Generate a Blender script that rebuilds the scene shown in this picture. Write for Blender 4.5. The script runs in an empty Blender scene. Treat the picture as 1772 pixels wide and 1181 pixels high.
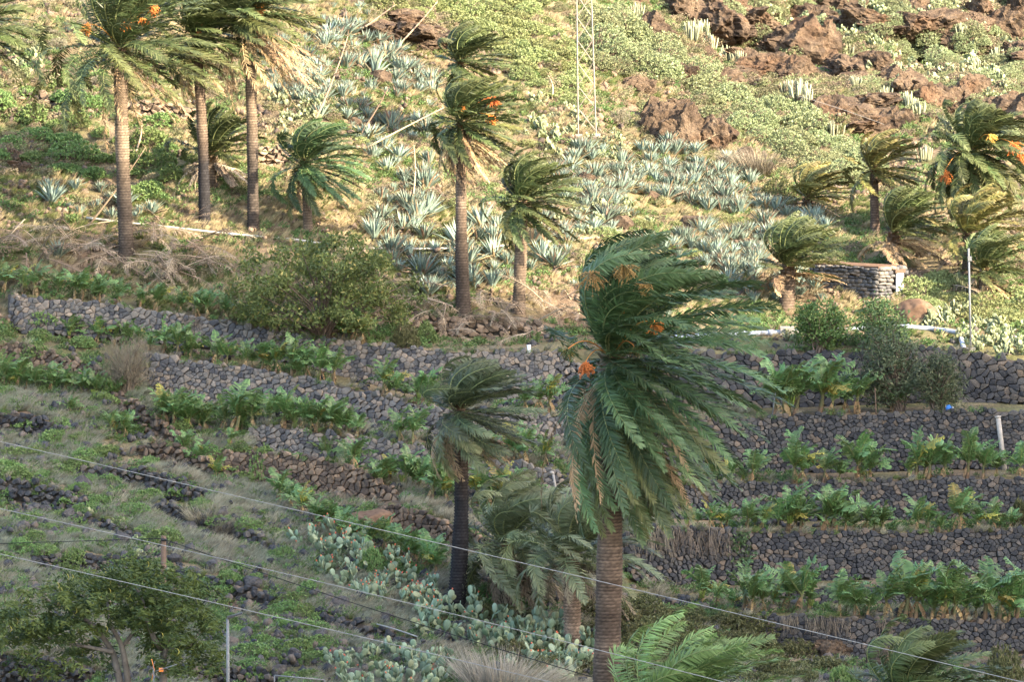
import bpy, bmesh, math
import numpy as np
from mathutils import Vector, Matrix, Euler

# ------------------------------------------------------------------ scene, camera, sky, sun
SC = bpy.context.scene
COL = SC.collection
W, H = 1772.0, 1181.0
F = 10800.0                         # focal length in photo pixels
PITCH = math.radians(-4.0)
CZ = 45.0                           # camera height
CP, SP = math.cos(PITCH), math.sin(PITCH)

cam = bpy.data.cameras.new('camera')
cam.sensor_width = 36.0
cam.lens = 36.0 * F / W
cam.clip_start = 1.0
cam.clip_end = 6000.0
camo = bpy.data.objects.new('camera', cam)
camo.location = (0, 0, CZ)
camo.rotation_euler = (math.radians(90) + PITCH, 0, 0)
COL.objects.link(camo)
SC.camera = camo

SUN = np.array([0.70, -0.50, 0.46]); SUN = SUN / np.linalg.norm(SUN)
SUN_EL = math.asin(SUN[2])
world = bpy.data.worlds.new('World'); SC.world = world; world.use_nodes = True
wn = world.node_tree; wn.nodes.clear()
sky = wn.nodes.new('ShaderNodeTexSky'); sky.sky_type = 'NISHITA'; sky.sun_disc = False
sky.sun_elevation = SUN_EL
sky.sun_rotation = math.atan2(SUN[0], SUN[1])
sky.air_density = 1.0; sky.dust_density = 2.6; sky.ozone_density = 0.75
bg = wn.nodes.new('ShaderNodeBackground'); bg.inputs['Strength'].default_value = 0.15
wo = wn.nodes.new('ShaderNodeOutputWorld')
wn.links.new(sky.outputs[0], bg.inputs[0]); wn.links.new(bg.outputs[0], wo.inputs[0])

sl = bpy.data.lights.new('sun', 'SUN'); sl.energy = 4.0; sl.angle = math.radians(0.53)
sl.color = (1.0, 0.85, 0.64)
so = bpy.data.objects.new('sun', sl)
so.rotation_euler = Vector(SUN).to_track_quat('Z', 'Y').to_euler()
so.location = (60, 150, 160)
COL.objects.link(so)

SC.view_settings.view_transform = 'Standard'
SC.view_settings.look = 'None'
SC.view_settings.gamma = 1.0
SC.view_settings.exposure = 2.62
SC.cycles.max_bounces = 4
SC.cycles.diffuse_bounces = 2
SC.cycles.glossy_bounces = 2
SC.cycles.transmission_bounces = 2
SC.cycles.transparent_max_bounces = 4

# ------------------------------------------------------------------ small maths
def RS(seed): return np.random.RandomState(seed)

def P(px, py, d):
    """photo pixel + distance along the view axis -> world point(s)"""
    px = np.asarray(px, float); py = np.asarray(py, float); d = np.asarray(d, float)
    u = (590.5 - py) / F * d
    return np.stack([(px - 886.0) / F * d, d * CP - u * SP, d * SP + u * CP + CZ], -1)

def nrm(v):
    v = np.asarray(v, float)
    return v / np.maximum(np.linalg.norm(v, axis=-1, keepdims=True), 1e-9)

def _hash(ix, iy, iz, seed):
    h = (ix.astype(np.int64) * 374761393 + iy.astype(np.int64) * 668265263 + iz.astype(np.int64) * 2147483647 + seed * 974634777)
    h = (h ^ (h >> 13)) * 1274126177
    h = h ^ (h >> 16)
    return (h & 0xFFFFFF) / float(0xFFFFFF)

def noise3(p, seed=0):
    p = np.asarray(p, float)
    i = np.floor(p).astype(np.int64); f = p - i
    f = f * f * (3 - 2 * f)
    r = 0
    for a in (0, 1):
        for b in (0, 1):
            for c in (0, 1):
                w = (f[..., 0] if a else 1 - f[..., 0]) * (f[..., 1] if b else 1 - f[..., 1]) * (f[..., 2] if c else 1 - f[..., 2])
                r = r + w * _hash(i[..., 0] + a, i[..., 1] + b, i[..., 2] + c, seed)
    return r * 2 - 1

def fbm3(p, seed=0, octaves=4):
    r = 0; a = 1.0; t = 0
    for o in range(octaves):
        r = r + a * noise3(np.asarray(p) * (2 ** o) + o * 17.3, seed + o); t += a; a *= 0.5
    return r / t

def n2(x, y, seed=0, octaves=3):
    return fbm3(np.stack([x, y, np.zeros_like(x)], -1), seed, octaves)

# ------------------------------------------------------------------ mesh building
class MB:
    def __init__(s): s.V = []; s.T = []; s.Q = []; s.C = []; s.n = 0
    def add(s, V, Q=None, T=None, col=(1, 1, 1)):
        V = np.asarray(V, float).reshape(-1, 3)
        col = np.asarray(col, float)
        if col.ndim == 1: col = np.tile(col, (len(V), 1))
        s.V.append(V); s.C.append(col)
        if Q is not None and len(Q): s.Q.append(np.asarray(Q, np.int64).reshape(-1, 4) + s.n)
        if T is not None and len(T): s.T.append(np.asarray(T, np.int64).reshape(-1, 3) + s.n)
        s.n += len(V)
    def merge(s, o, M=None):
        for V, C in zip(o.V, o.C): pass
        V = np.concatenate(o.V); C = np.concatenate(o.C)
        if M is not None:
            M = np.asarray(M); V = V @ M[:3, :3].T + M[:3, 3]
        s.add(V, np.concatenate(o.Q) if o.Q else None, np.concatenate(o.T) if o.T else None, C)
    def mesh(s, name, mat, smooth=True):
        V = np.concatenate(s.V); C = np.concatenate(s.C)
        Q = np.concatenate(s.Q) if s.Q else np.zeros((0, 4), np.int64)
        T = np.concatenate(s.T) if s.T else np.zeros((0, 3), np.int64)
        me = bpy.data.meshes.new(name)
        me.vertices.add(len(V)); me.vertices.foreach_set('co', V.astype(np.float32).ravel())
        nl = Q.size + T.size
        me.loops.add(nl)
        me.loops.foreach_set('vertex_index', np.concatenate([Q.ravel(), T.ravel()]).astype(np.int32))
        me.polygons.add(len(Q) + len(T))
        st = np.concatenate([np.arange(len(Q)) * 4, Q.size + np.arange(len(T)) * 3]).astype(np.int32)
        me.polygons.foreach_set('loop_start', st)
        me.polygons.foreach_set('use_smooth', np.full(len(st), smooth))
        a = me.attributes.new('col', 'FLOAT_COLOR', 'POINT')
        a.data.foreach_set('color', np.concatenate([C, np.ones((len(C), 1))], 1).astype(np.float32).ravel())
        me.materials.append(mat)
        me.update(calc_edges=True)
        return me

def tube(mb, pts, rad, sides=6, col=(1, 1, 1), cap=True):
    pts = np.asarray(pts, float); n = len(pts)
    rad = np.broadcast_to(np.asarray(rad, float), (n,))
    t = nrm(np.gradient(pts, axis=0))
    ref = np.array([0, 0, 1.0]) if abs(t[0, 2]) < 0.9 else np.array([1.0, 0, 0])
    N = np.zeros((n, 3)); N[0] = nrm(np.cross(t[0], ref))
    for i in range(1, n):
        v = N[i - 1] - t[i] * np.dot(N[i - 1], t[i]); N[i] = nrm(v)
    B = np.cross(t, N)
    a = np.arange(sides) * 2 * np.pi / sides
    V = pts[:, None] + rad[:, None, None] * (np.cos(a)[None, :, None] * N[:, None] + np.sin(a)[None, :, None] * B[:, None])
    i = np.arange(n - 1)[:, None]; j = np.arange(sides)[None]
    k = (j + 1) % sides
    Q = np.stack([i * sides + j, i * sides + k, (i + 1) * sides + k, (i + 1) * sides + j], -1).reshape(-1, 4)
    V = V.reshape(-1, 3); T = []
    if cap:
        V = np.concatenate([V, pts[:1], pts[-1:]])
        c0, c1 = n * sides, n * sides + 1
        T = [[c0, (q + 1) % sides, q] for q in range(sides)] + [[c1, (n - 1) * sides + q, (n - 1) * sides + (q + 1) % sides] for q in range(sides)]
    col = np.asarray(col, float)
    if col.ndim == 2: col = np.concatenate([np.repeat(col, sides, 0)] + ([col[:1], col[-1:]] if cap else []))
    mb.add(V, Q, T, col)

def box(mb, lo, hi, col=(1, 1, 1), M=None):
    x0, y0, z0 = lo; x1, y1, z1 = hi
    V = np.array([[x0, y0, z0], [x1, y0, z0], [x1, y1, z0], [x0, y1, z0], [x0, y0, z1], [x1, y0, z1], [x1, y1, z1], [x0, y1, z1]], float)
    if M is not None: V = V @ np.asarray(M)[:3, :3].T + np.asarray(M)[:3, 3]
    mb.add(V, [[0, 3, 2, 1], [4, 5, 6, 7], [0, 1, 5, 4], [1, 2, 6, 5], [2, 3, 7, 6], [3, 0, 4, 7]], None, col)

def blades(mb, B, D, Wd, L, w, bend=None, mid=0.45, col=(1, 1, 1), tipcol=None, basew=0.5, midw=1.0):
    """many thin leaf blades: base B, direction D, width direction Wd, length L, width w, bend = tip offset"""
    B = np.asarray(B, float); m = len(B)
    L = np.broadcast_to(np.asarray(L, float), (m,))[:, None]; w = np.broadcast_to(np.asarray(w, float), (m,))[:, None]
    if bend is None: bend = np.zeros((m, 3))
    h = Wd * w * 0.5
    M_ = B + D * L * mid + bend * 0.25
    tip = B + D * L + bend
    V = np.stack([B - h * basew, B + h * basew, M_ + h * midw, M_ - h * midw, tip], 1).reshape(-1, 3)
    i = np.arange(m) * 5
    Q = np.stack([i, i + 1, i + 2, i + 3], 1); T = np.stack([i + 3, i + 2, i + 4], 1)
    col = np.asarray(col, float)
    if col.ndim == 1: col = np.tile(col, (m, 1))
    if tipcol is None: tipcol = col
    tipcol = np.asarray(tipcol, float)
    if tipcol.ndim == 1: tipcol = np.tile(tipcol, (m, 1))
    C = np.stack([col, col, col * 0.6 + tipcol * 0.4, col * 0.6 + tipcol * 0.4, tipcol], 1).reshape(-1, 3)
    mb.add(V, Q, T, C)

def rand_dirs(rs, m):
    return nrm(rs.normal(size=(m, 3)))

def perp(D, rs):
    return nrm(np.cross(D, rand_dirs(rs, len(D))))

# ------------------------------------------------------------------ objects
def new(name, data=None, parent=None, loc=None, rot=None, scl=None):
    o = bpy.data.objects.new(name, data); COL.objects.link(o)
    if parent is not None: o.parent = parent
    if loc is not None: o.location = [float(v) for v in loc]
    if rot is not None: o.rotation_euler = [float(v) for v in rot]
    if scl is not None: o.scale = [float(v) for v in (scl if hasattr(scl, '__len__') else (scl,) * 3)]
    return o

def tag(o, label, cat, group=None, kind=None):
    o['label'] = label; o['category'] = cat
    if group: o['group'] = group
    if kind: o['kind'] = kind
    return o

def thing(name, label, cat, loc, group=None, rotz=0.0, scl=None):
    return tag(new(name, None, None, loc, (0, 0, rotz), scl), label, cat, group)

_ONE = ['first', 'second', 'third', 'fourth', 'fifth', 'sixth', 'seventh', 'eighth', 'ninth']
ORD = _ONE + ['tenth', 'eleventh', 'twelfth', 'thirteenth', 'fourteenth', 'fifteenth', 'sixteenth', 'seventeenth', 'eighteenth', 'nineteenth']
for _t in ('twenty', 'thirty', 'forty', 'fifty', 'sixty', 'seventy'): ORD += [_t[:-1] + 'ieth'] + [_t + '-' + o for o in _ONE]

LANDMARKS = [(215, 250, 'the tallest left palm trunk'), (348, 230, 'the second tall palm trunk'), (437, 230, 'the third tall palm trunk'), (530, 330, 'the small dark palm'), (800, 350, 'the tall slim middle palm'),
 (900, 430, 'the medium middle palm'), (1016, 130, 'the lattice mast'), (1190, 215, 'the brown cliff'), (1490, 200, 'the reddish outcrop'), (1390, 60, 'the tall brown crag'), (1240, 30, 'the jagged rock face'),
 (1590, 150, 'the grey crag'), (1742, 50, 'the top right crag'), (1206, 385, 'the large rounded boulder'), (1515, 350, 'the slim palm above the hut'), (1360, 490, 'the knobbly palm trunk'), (1500, 495, 'the stone hut'),
 (1690, 270, 'the fruiting right palm'), (1680, 560, 'the steel post'), (560, 500, 'the broad round bush'), (220, 630, 'the brown dry bush'), (60, 165, 'the short dark upper wall'), (280, 185, 'the sunlit tan wall'),
 (712, 60, 'the bare rock bank'), (787, 950, 'the black leaning trunk'), (1044, 1050, 'the big near trunk'), (900, 970, 'the low shaggy palm'), (200, 1080, 'the feathery tree'), (395, 1120, 'the street lamp'),
 (283, 965, 'the wooden pole'), (850, 1165, 'the pale grass plume'), (60, 850, 'the broken left wall'), (240, 825, 'the tumbled stone wall'), (1420, 570, 'the bright green shrub'), (640, 900, 'the bare earth bank'),
 (1465, 1165, 'the bottom green bush'), (560, 800, 'the brown wall'), (90, 620, 'the short brown wall'), (1340, 340, 'the dark round shrub')]
MASS = []
def mass(o, px, py, desc): MASS.append((o, float(px), float(py), desc)); return o
def label_masses():
    g = {}
    for o, x, y, desc in MASS:
        d = [((x - a) ** 2 + (y - b) ** 2, a, b, n) for a, b, n in LANDMARKS]; _, a, b, n = min(d)
        dx, dy = x - a, y - b
        rel = 'beside' if dx * dx + dy * dy < 300 else (('right of' if dx > 0 else 'left of') if abs(dx) > abs(dy) else ('below' if dy > 0 else 'above'))
        g.setdefault((desc, rel, n), []).append((x, o))
    for (desc, rel, n), L in g.items():
        L.sort(key=lambda q: q[0])
        for i, (x, o) in enumerate(L):
            if len(L) == 1: o['label'] = '%s %s %s' % (desc, rel, n)
            elif i < len(ORD): o['label'] = '%s, %s from the left %s %s' % (desc, ORD[i], rel, n)
            else: o['label'] = '%s in the crowd %s %s' % (desc, rel, n)

# ------------------------------------------------------------------ materials
class NT:
    def __init__(s, name):
        s.m = bpy.data.materials.new(name); s.m.use_nodes = True
        s.t = s.m.node_tree; s.t.nodes.clear()
        s.out = s.n('ShaderNodeOutputMaterial')
    def n(s, typ, **kw):
        nd = s.t.nodes.new(typ)
        for k, v in kw.items(): setattr(nd, k, v)
        return nd
    def l(s, a, b): s.t.links.new(a, b)
    def noise(s, scale, detail=4, rough=0.55, vec=None):
        nd = s.n('ShaderNodeTexNoise'); nd.inputs['Scale'].default_value = scale; nd.inputs['Detail'].default_value = detail
        nd.inputs['Roughness'].default_value = rough
        if vec is not None: s.l(vec, nd.inputs['Vector'])
        return nd
    def ramp(s, fac, stops, interp='LINEAR'):
        nd = s.n('ShaderNodeValToRGB'); e = nd.color_ramp.elements; nd.color_ramp.interpolation = interp
        while len(e) > len(stops): e.remove(e[-1])
        while len(e) < len(stops): e.new(0.5)
        for k, (p, c) in zip(e, stops): k.position = p; k.color = (*c, 1)
        s.l(fac, nd.inputs[0]); return nd
    def mix(s, fac, a, b, mode='MIX'):
        nd = s.n('ShaderNodeMix', data_type='RGBA', blend_type=mode)
        for sock, v in ((nd.inputs[0], fac), (nd.inputs[6], a), (nd.inputs[7], b)):
            if hasattr(v, 'is_linked'): s.l(v, sock)
            elif hasattr(v, '__len__'): sock.default_value = (*v, 1)
            else: sock.default_value = v
        return nd.outputs[2]
    def math(s, op, a, b=0.0, clamp=False):
        nd = s.n('ShaderNodeMath', operation=op, use_clamp=clamp)
        for sock, v in ((nd.inputs[0], a), (nd.inputs[1], b)):
            if hasattr(v, 'is_linked'): s.l(v, sock)
            else: sock.default_value = v
        return nd.outputs[0]
    def finish(s, color, rough=0.85, spec=0.2, bump=None, bstr=0.5, bdist=0.02, translucent=0.0):
        p = s.n('ShaderNodeBsdfPrincipled')
        if hasattr(color, 'is_linked'): s.l(color, p.inputs['Base Color'])
        else: p.inputs['Base Color'].default_value = (*color, 1)
        p.inputs['Roughness'].default_value = rough
        p.inputs['Specular IOR Level'].default_value = spec
        if bump is not None:
            b = s.n('ShaderNodeBump'); b.inputs['Strength'].default_value = bstr; b.inputs['Distance'].default_value = bdist
            s.l(bump, b.inputs['Height']); s.l(b.outputs[0], p.inputs['Normal'])
        if translucent:
            t = s.n('ShaderNodeBsdfTranslucent')
            if hasattr(color, 'is_linked'): s.l(color, t.inputs[0])
            else: t.inputs[0].default_value = (*color, 1)
            mx = s.n('ShaderNodeMixShader'); mx.inputs[0].default_value = translucent
            s.l(p.outputs[0], mx.inputs[1]); s.l(t.outputs[0], mx.inputs[2]); s.l(mx.outputs[0], s.out.inputs[0])
        else:
            s.l(p.outputs[0], s.out.inputs[0])
        return s.m

def geo_pos(t): return t.n('ShaderNodeNewGeometry').outputs['Position']

def leaf_mat(name, rough=0.5, spec=0.35, trans=0.2, hue=0.02, val=0.35, noise=6.0):
    """colour comes from the mesh's own leaf colours, varied for each object and along the leaf"""
    t = NT(name)
    a = t.n('ShaderNodeAttribute', attribute_name='col').outputs['Color']
    r = t.n('ShaderNodeObjectInfo').outputs['Random']
    nz = t.noise(noise, 3, vec=geo_pos(t)).outputs['Fac']
    hs = t.n('ShaderNodeHueSaturation')
    t.l(t.math('ADD', t.math('MULTIPLY', r, hue * 2), 0.5 - hue), hs.inputs['Hue'])
    v = t.math('ADD', t.math('MULTIPLY', r, val), 1.0 - val * 0.5)
    v = t.math('MULTIPLY', v, t.math('ADD', t.math('MULTIPLY', nz, 0.7), 0.65))
    t.l(v, hs.inputs['Value']); t.l(a, hs.inputs['Color'])
    return t.finish(hs.outputs[0], rough, spec, translucent=trans)

def rnd_value(t):
    r = t.n('ShaderNodeObjectInfo').outputs['Random']
    a = t.n('ShaderNodeAttribute', attribute_name='col').outputs['Fac']
    return t.math('FRACT', t.math('ADD', r, a))

def stone_mat(name, stops, lich=(0.30, 0.29, 0.25)):
    t = NT(name)
    r = rnd_value(t)
    c = t.ramp(r, stops).outputs[0]
    pos = geo_pos(t)
    n1 = t.noise(9, 5, 0.65, pos).outputs['Fac']
    c = t.mix(t.math('MULTIPLY', t.math('SUBTRACT', n1, 0.5, True), 1.6, True), c, lich)
    n2_ = t.noise(28, 3, 0.6, pos).outputs['Fac']
    c = t.mix(0.55, c, t.ramp(n2_, [(0.25, (0.35, 0.35, 0.35)), (0.75, (1.35, 1.35, 1.35))]).outputs[0], 'MULTIPLY')
    return t.finish(c, 0.9, 0.15, t.noise(22, 5, 0.7, pos).outputs['Fac'], 0.8, 0.04)

M = {}
M['stone_dark'] = stone_mat('dark_basalt', [(0.0, (0.032, 0.033, 0.037)), (0.45, (0.058, 0.058, 0.061)), (0.75, (0.088, 0.082, 0.076)), (1.0, (0.145, 0.112, 0.085))], (0.13, 0.128, 0.125))
M['stone_grey'] = stone_mat('grey_brown_stone', [(0.0, (0.06, 0.06, 0.066)), (0.35, (0.115, 0.112, 0.11)), (0.7, (0.18, 0.16, 0.138)), (1.0, (0.26, 0.205, 0.155))], (0.24, 0.225, 0.2))
M['stone_brown'] = stone_mat('brown_stone', [(0.0, (0.05, 0.04, 0.035)), (0.4, (0.12, 0.088, 0.065)), (1.0, (0.24, 0.17, 0.115))], (0.26, 0.21, 0.16))
M['stone_tan'] = stone_mat('tan_stone', [(0.0, (0.10, 0.075, 0.055)), (0.5, (0.22, 0.155, 0.105)), (1.0, (0.36, 0.26, 0.18))], (0.32, 0.27, 0.2))

def rock_mat(name, a, b, c3, red=(0.24, 0.1, 0.05)):
    t = NT(name); pos = geo_pos(t)
    n1 = t.noise(0.9, 6, 0.65, pos).outputs['Fac']
    c = t.ramp(n1, [(0.3, a), (0.5, b), (0.7, c3)]).outputs[0]
    n3 = t.noise(0.35, 3, 0.5, pos).outputs['Fac']
    c = t.mix(t.math('MULTIPLY', t.math('SUBTRACT', n3, 0.55, True), 4.0, True), c, red)
    n2_ = t.noise(7, 5, 0.7, pos).outputs['Fac']
    c = t.mix(0.7, c, t.ramp(n2_, [(0.3, (0.3, 0.3, 0.3)), (0.7, (1.4, 1.35, 1.3))]).outputs[0], 'MULTIPLY')
    return t.finish(c, 0.92, 0.1, t.noise(5, 7, 0.72, pos).outputs['Fac'], 1.0, 0.15)
M['rock'] = rock_mat('volcanic_rock', (0.036, 0.027, 0.021), (0.098, 0.070, 0.048), (0.165, 0.122, 0.082), (0.14, 0.08, 0.046))
M['rock_grey'] = rock_mat('grey_rock', (0.035, 0.034, 0.036), (0.085, 0.08, 0.078), (0.15, 0.135, 0.12), (0.13, 0.1, 0.08))

M['frond'] = leaf_mat('palm_leaf', 0.5, 0.3, 0.18, 0.012, 0.4, 1.5)
M['banana'] = leaf_mat('banana_leaf', 0.45, 0.4, 0.3, 0.02, 0.45, 3.0)
M['agave'] = leaf_mat('agave_leaf', 0.55, 0.3, 0.05, 0.035, 0.6, 2.0)
M['shrub'] = leaf_mat('shrub_leaf', 0.6, 0.25, 0.2, 0.02, 0.4, 1.2)
M['cactus'] = leaf_mat('cactus_skin', 0.6, 0.3, 0.0, 0.015, 0.4, 5.0)
M['dry'] = leaf_mat('dry_plant', 0.85, 0.1, 0.1, 0.012, 0.5, 2.0)
M['bark'] = leaf_mat('bark', 0.92, 0.1, 0.0, 0.01, 0.3, 9.0)
M['fruit'] = leaf_mat('palm_fruit', 0.5, 0.3, 0.0, 0.01, 0.2, 6.0)

def plain(name, c, rough=0.6, spec=0.3, metal=0.0, nz=0.35, scale=8):
    t = NT(name)
    n1 = t.noise(scale, 5, 0.6, geo_pos(t)).outputs['Fac']
    col = t.mix(1.0, c, t.ramp(n1, [(0.25, (1 - nz,) * 3), (0.75, (1 + nz * 0.4,) * 3)]).outputs[0], 'MULTIPLY')
    m = t.finish(col, rough, spec)
    for nd in t.t.nodes:
        if nd.type == 'BSDF_PRINCIPLED': nd.inputs['Metallic'].default_value = metal
    return m
M['pipe_white'] = plain('weathered_white_pipe', (0.46, 0.42, 0.35))
M['pipe_grey'] = plain('grey_pipe', (0.30, 0.33, 0.38))
M['concrete'] = plain('concrete', (0.34, 0.31, 0.27), 0.9, 0.1)
M['galv'] = plain('galvanised_steel', (0.15, 0.155, 0.155), 0.6, 0.4, 0.0)
M['mast'] = plain('mast_steel', (0.30, 0.25, 0.19), 0.6, 0.3)
M['wood'] = plain('weathered_wood', (0.13, 0.09, 0.065), 0.9, 0.1)
M['wire_pale'] = plain('pale_wire', (0.27, 0.27, 0.26), 0.6, 0.3)
M['wire_dark'] = plain('dark_cable', (0.015, 0.015, 0.016), 0.6, 0.3)
M['white'] = plain('white_paint', (0.80, 0.78, 0.73), 0.7, 0.2, 0, 0.15)
M['blue'] = plain('blue_plastic', (0.04, 0.2, 0.62), 0.5, 0.4)
M['orange'] = plain('orange_plastic', (0.75, 0.22, 0.03), 0.5, 0.4)
M['dark'] = plain('dark_metal', (0.03, 0.03, 0.032), 0.5, 0.4)
M['earth'] = plain('brown_earth', (0.16, 0.10, 0.065), 0.95, 0.05, 0, 0.5, 4)
# ------------------------------------------------------------------ terrain: a terraced hillside
_rows = [1600, 1300, 1181, 1100, 1000, 900, 800, 700, 600, 500, 400, 300, 200, 100, 0, -200, -900]
_cols = [-700, 0, 450, 900, 1350, 1772, 2600]
_dep = [
    [195, 236, 252, 258, 266, 273, 280, 286, 291, 296, 302, 309, 316, 323, 330, 345, 415],
    [200, 240, 256, 262, 270, 277, 284, 290, 295, 300, 306, 312, 319, 326, 333, 348, 418],
    [200, 240, 257, 264, 271, 278, 285, 291, 296, 301, 307, 314, 322, 330, 338, 354, 428],
    [200, 238, 256, 265, 273, 280, 286, 292, 298, 304, 312, 321, 331, 341, 352, 372, 440],
    [200, 238, 258, 270, 280, 286, 291, 296, 301, 309, 320, 332, 346, 360, 374, 396, 465],
    [200, 240, 260, 272, 281, 287, 291, 296, 301, 311, 323, 336, 351, 367, 381, 404, 478],
    [204, 244, 264, 276, 285, 291, 295, 300, 306, 318, 332, 346, 362, 378, 394, 418, 490]]
_dep = np.array(_dep, float)
def d_base(px, py):
    px = np.asarray(px, float); py = np.asarray(py, float)
    px, py = np.broadcast_arrays(px, py)
    R = np.array(_rows[::-1], float); D = _dep[:, ::-1]
    vals = np.stack([np.interp(py, R, D[i]) for i in range(len(_cols))], -1)
    c = np.array(_cols, float); q = np.clip(px, c[0], c[-1] - 1e-3)
    i = np.clip(np.searchsorted(c, q, 'right') - 1, 0, len(c) - 2)
    t = (q - c[i]) / (c[i + 1] - c[i]); t = t * t * (3 - 2 * t) * 0.5 + t * 0.5
    return np.take_along_axis(vals, i[..., None], -1)[..., 0] * (1 - t) + np.take_along_axis(vals, i[..., None] + 1, -1)[..., 0] * t

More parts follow.
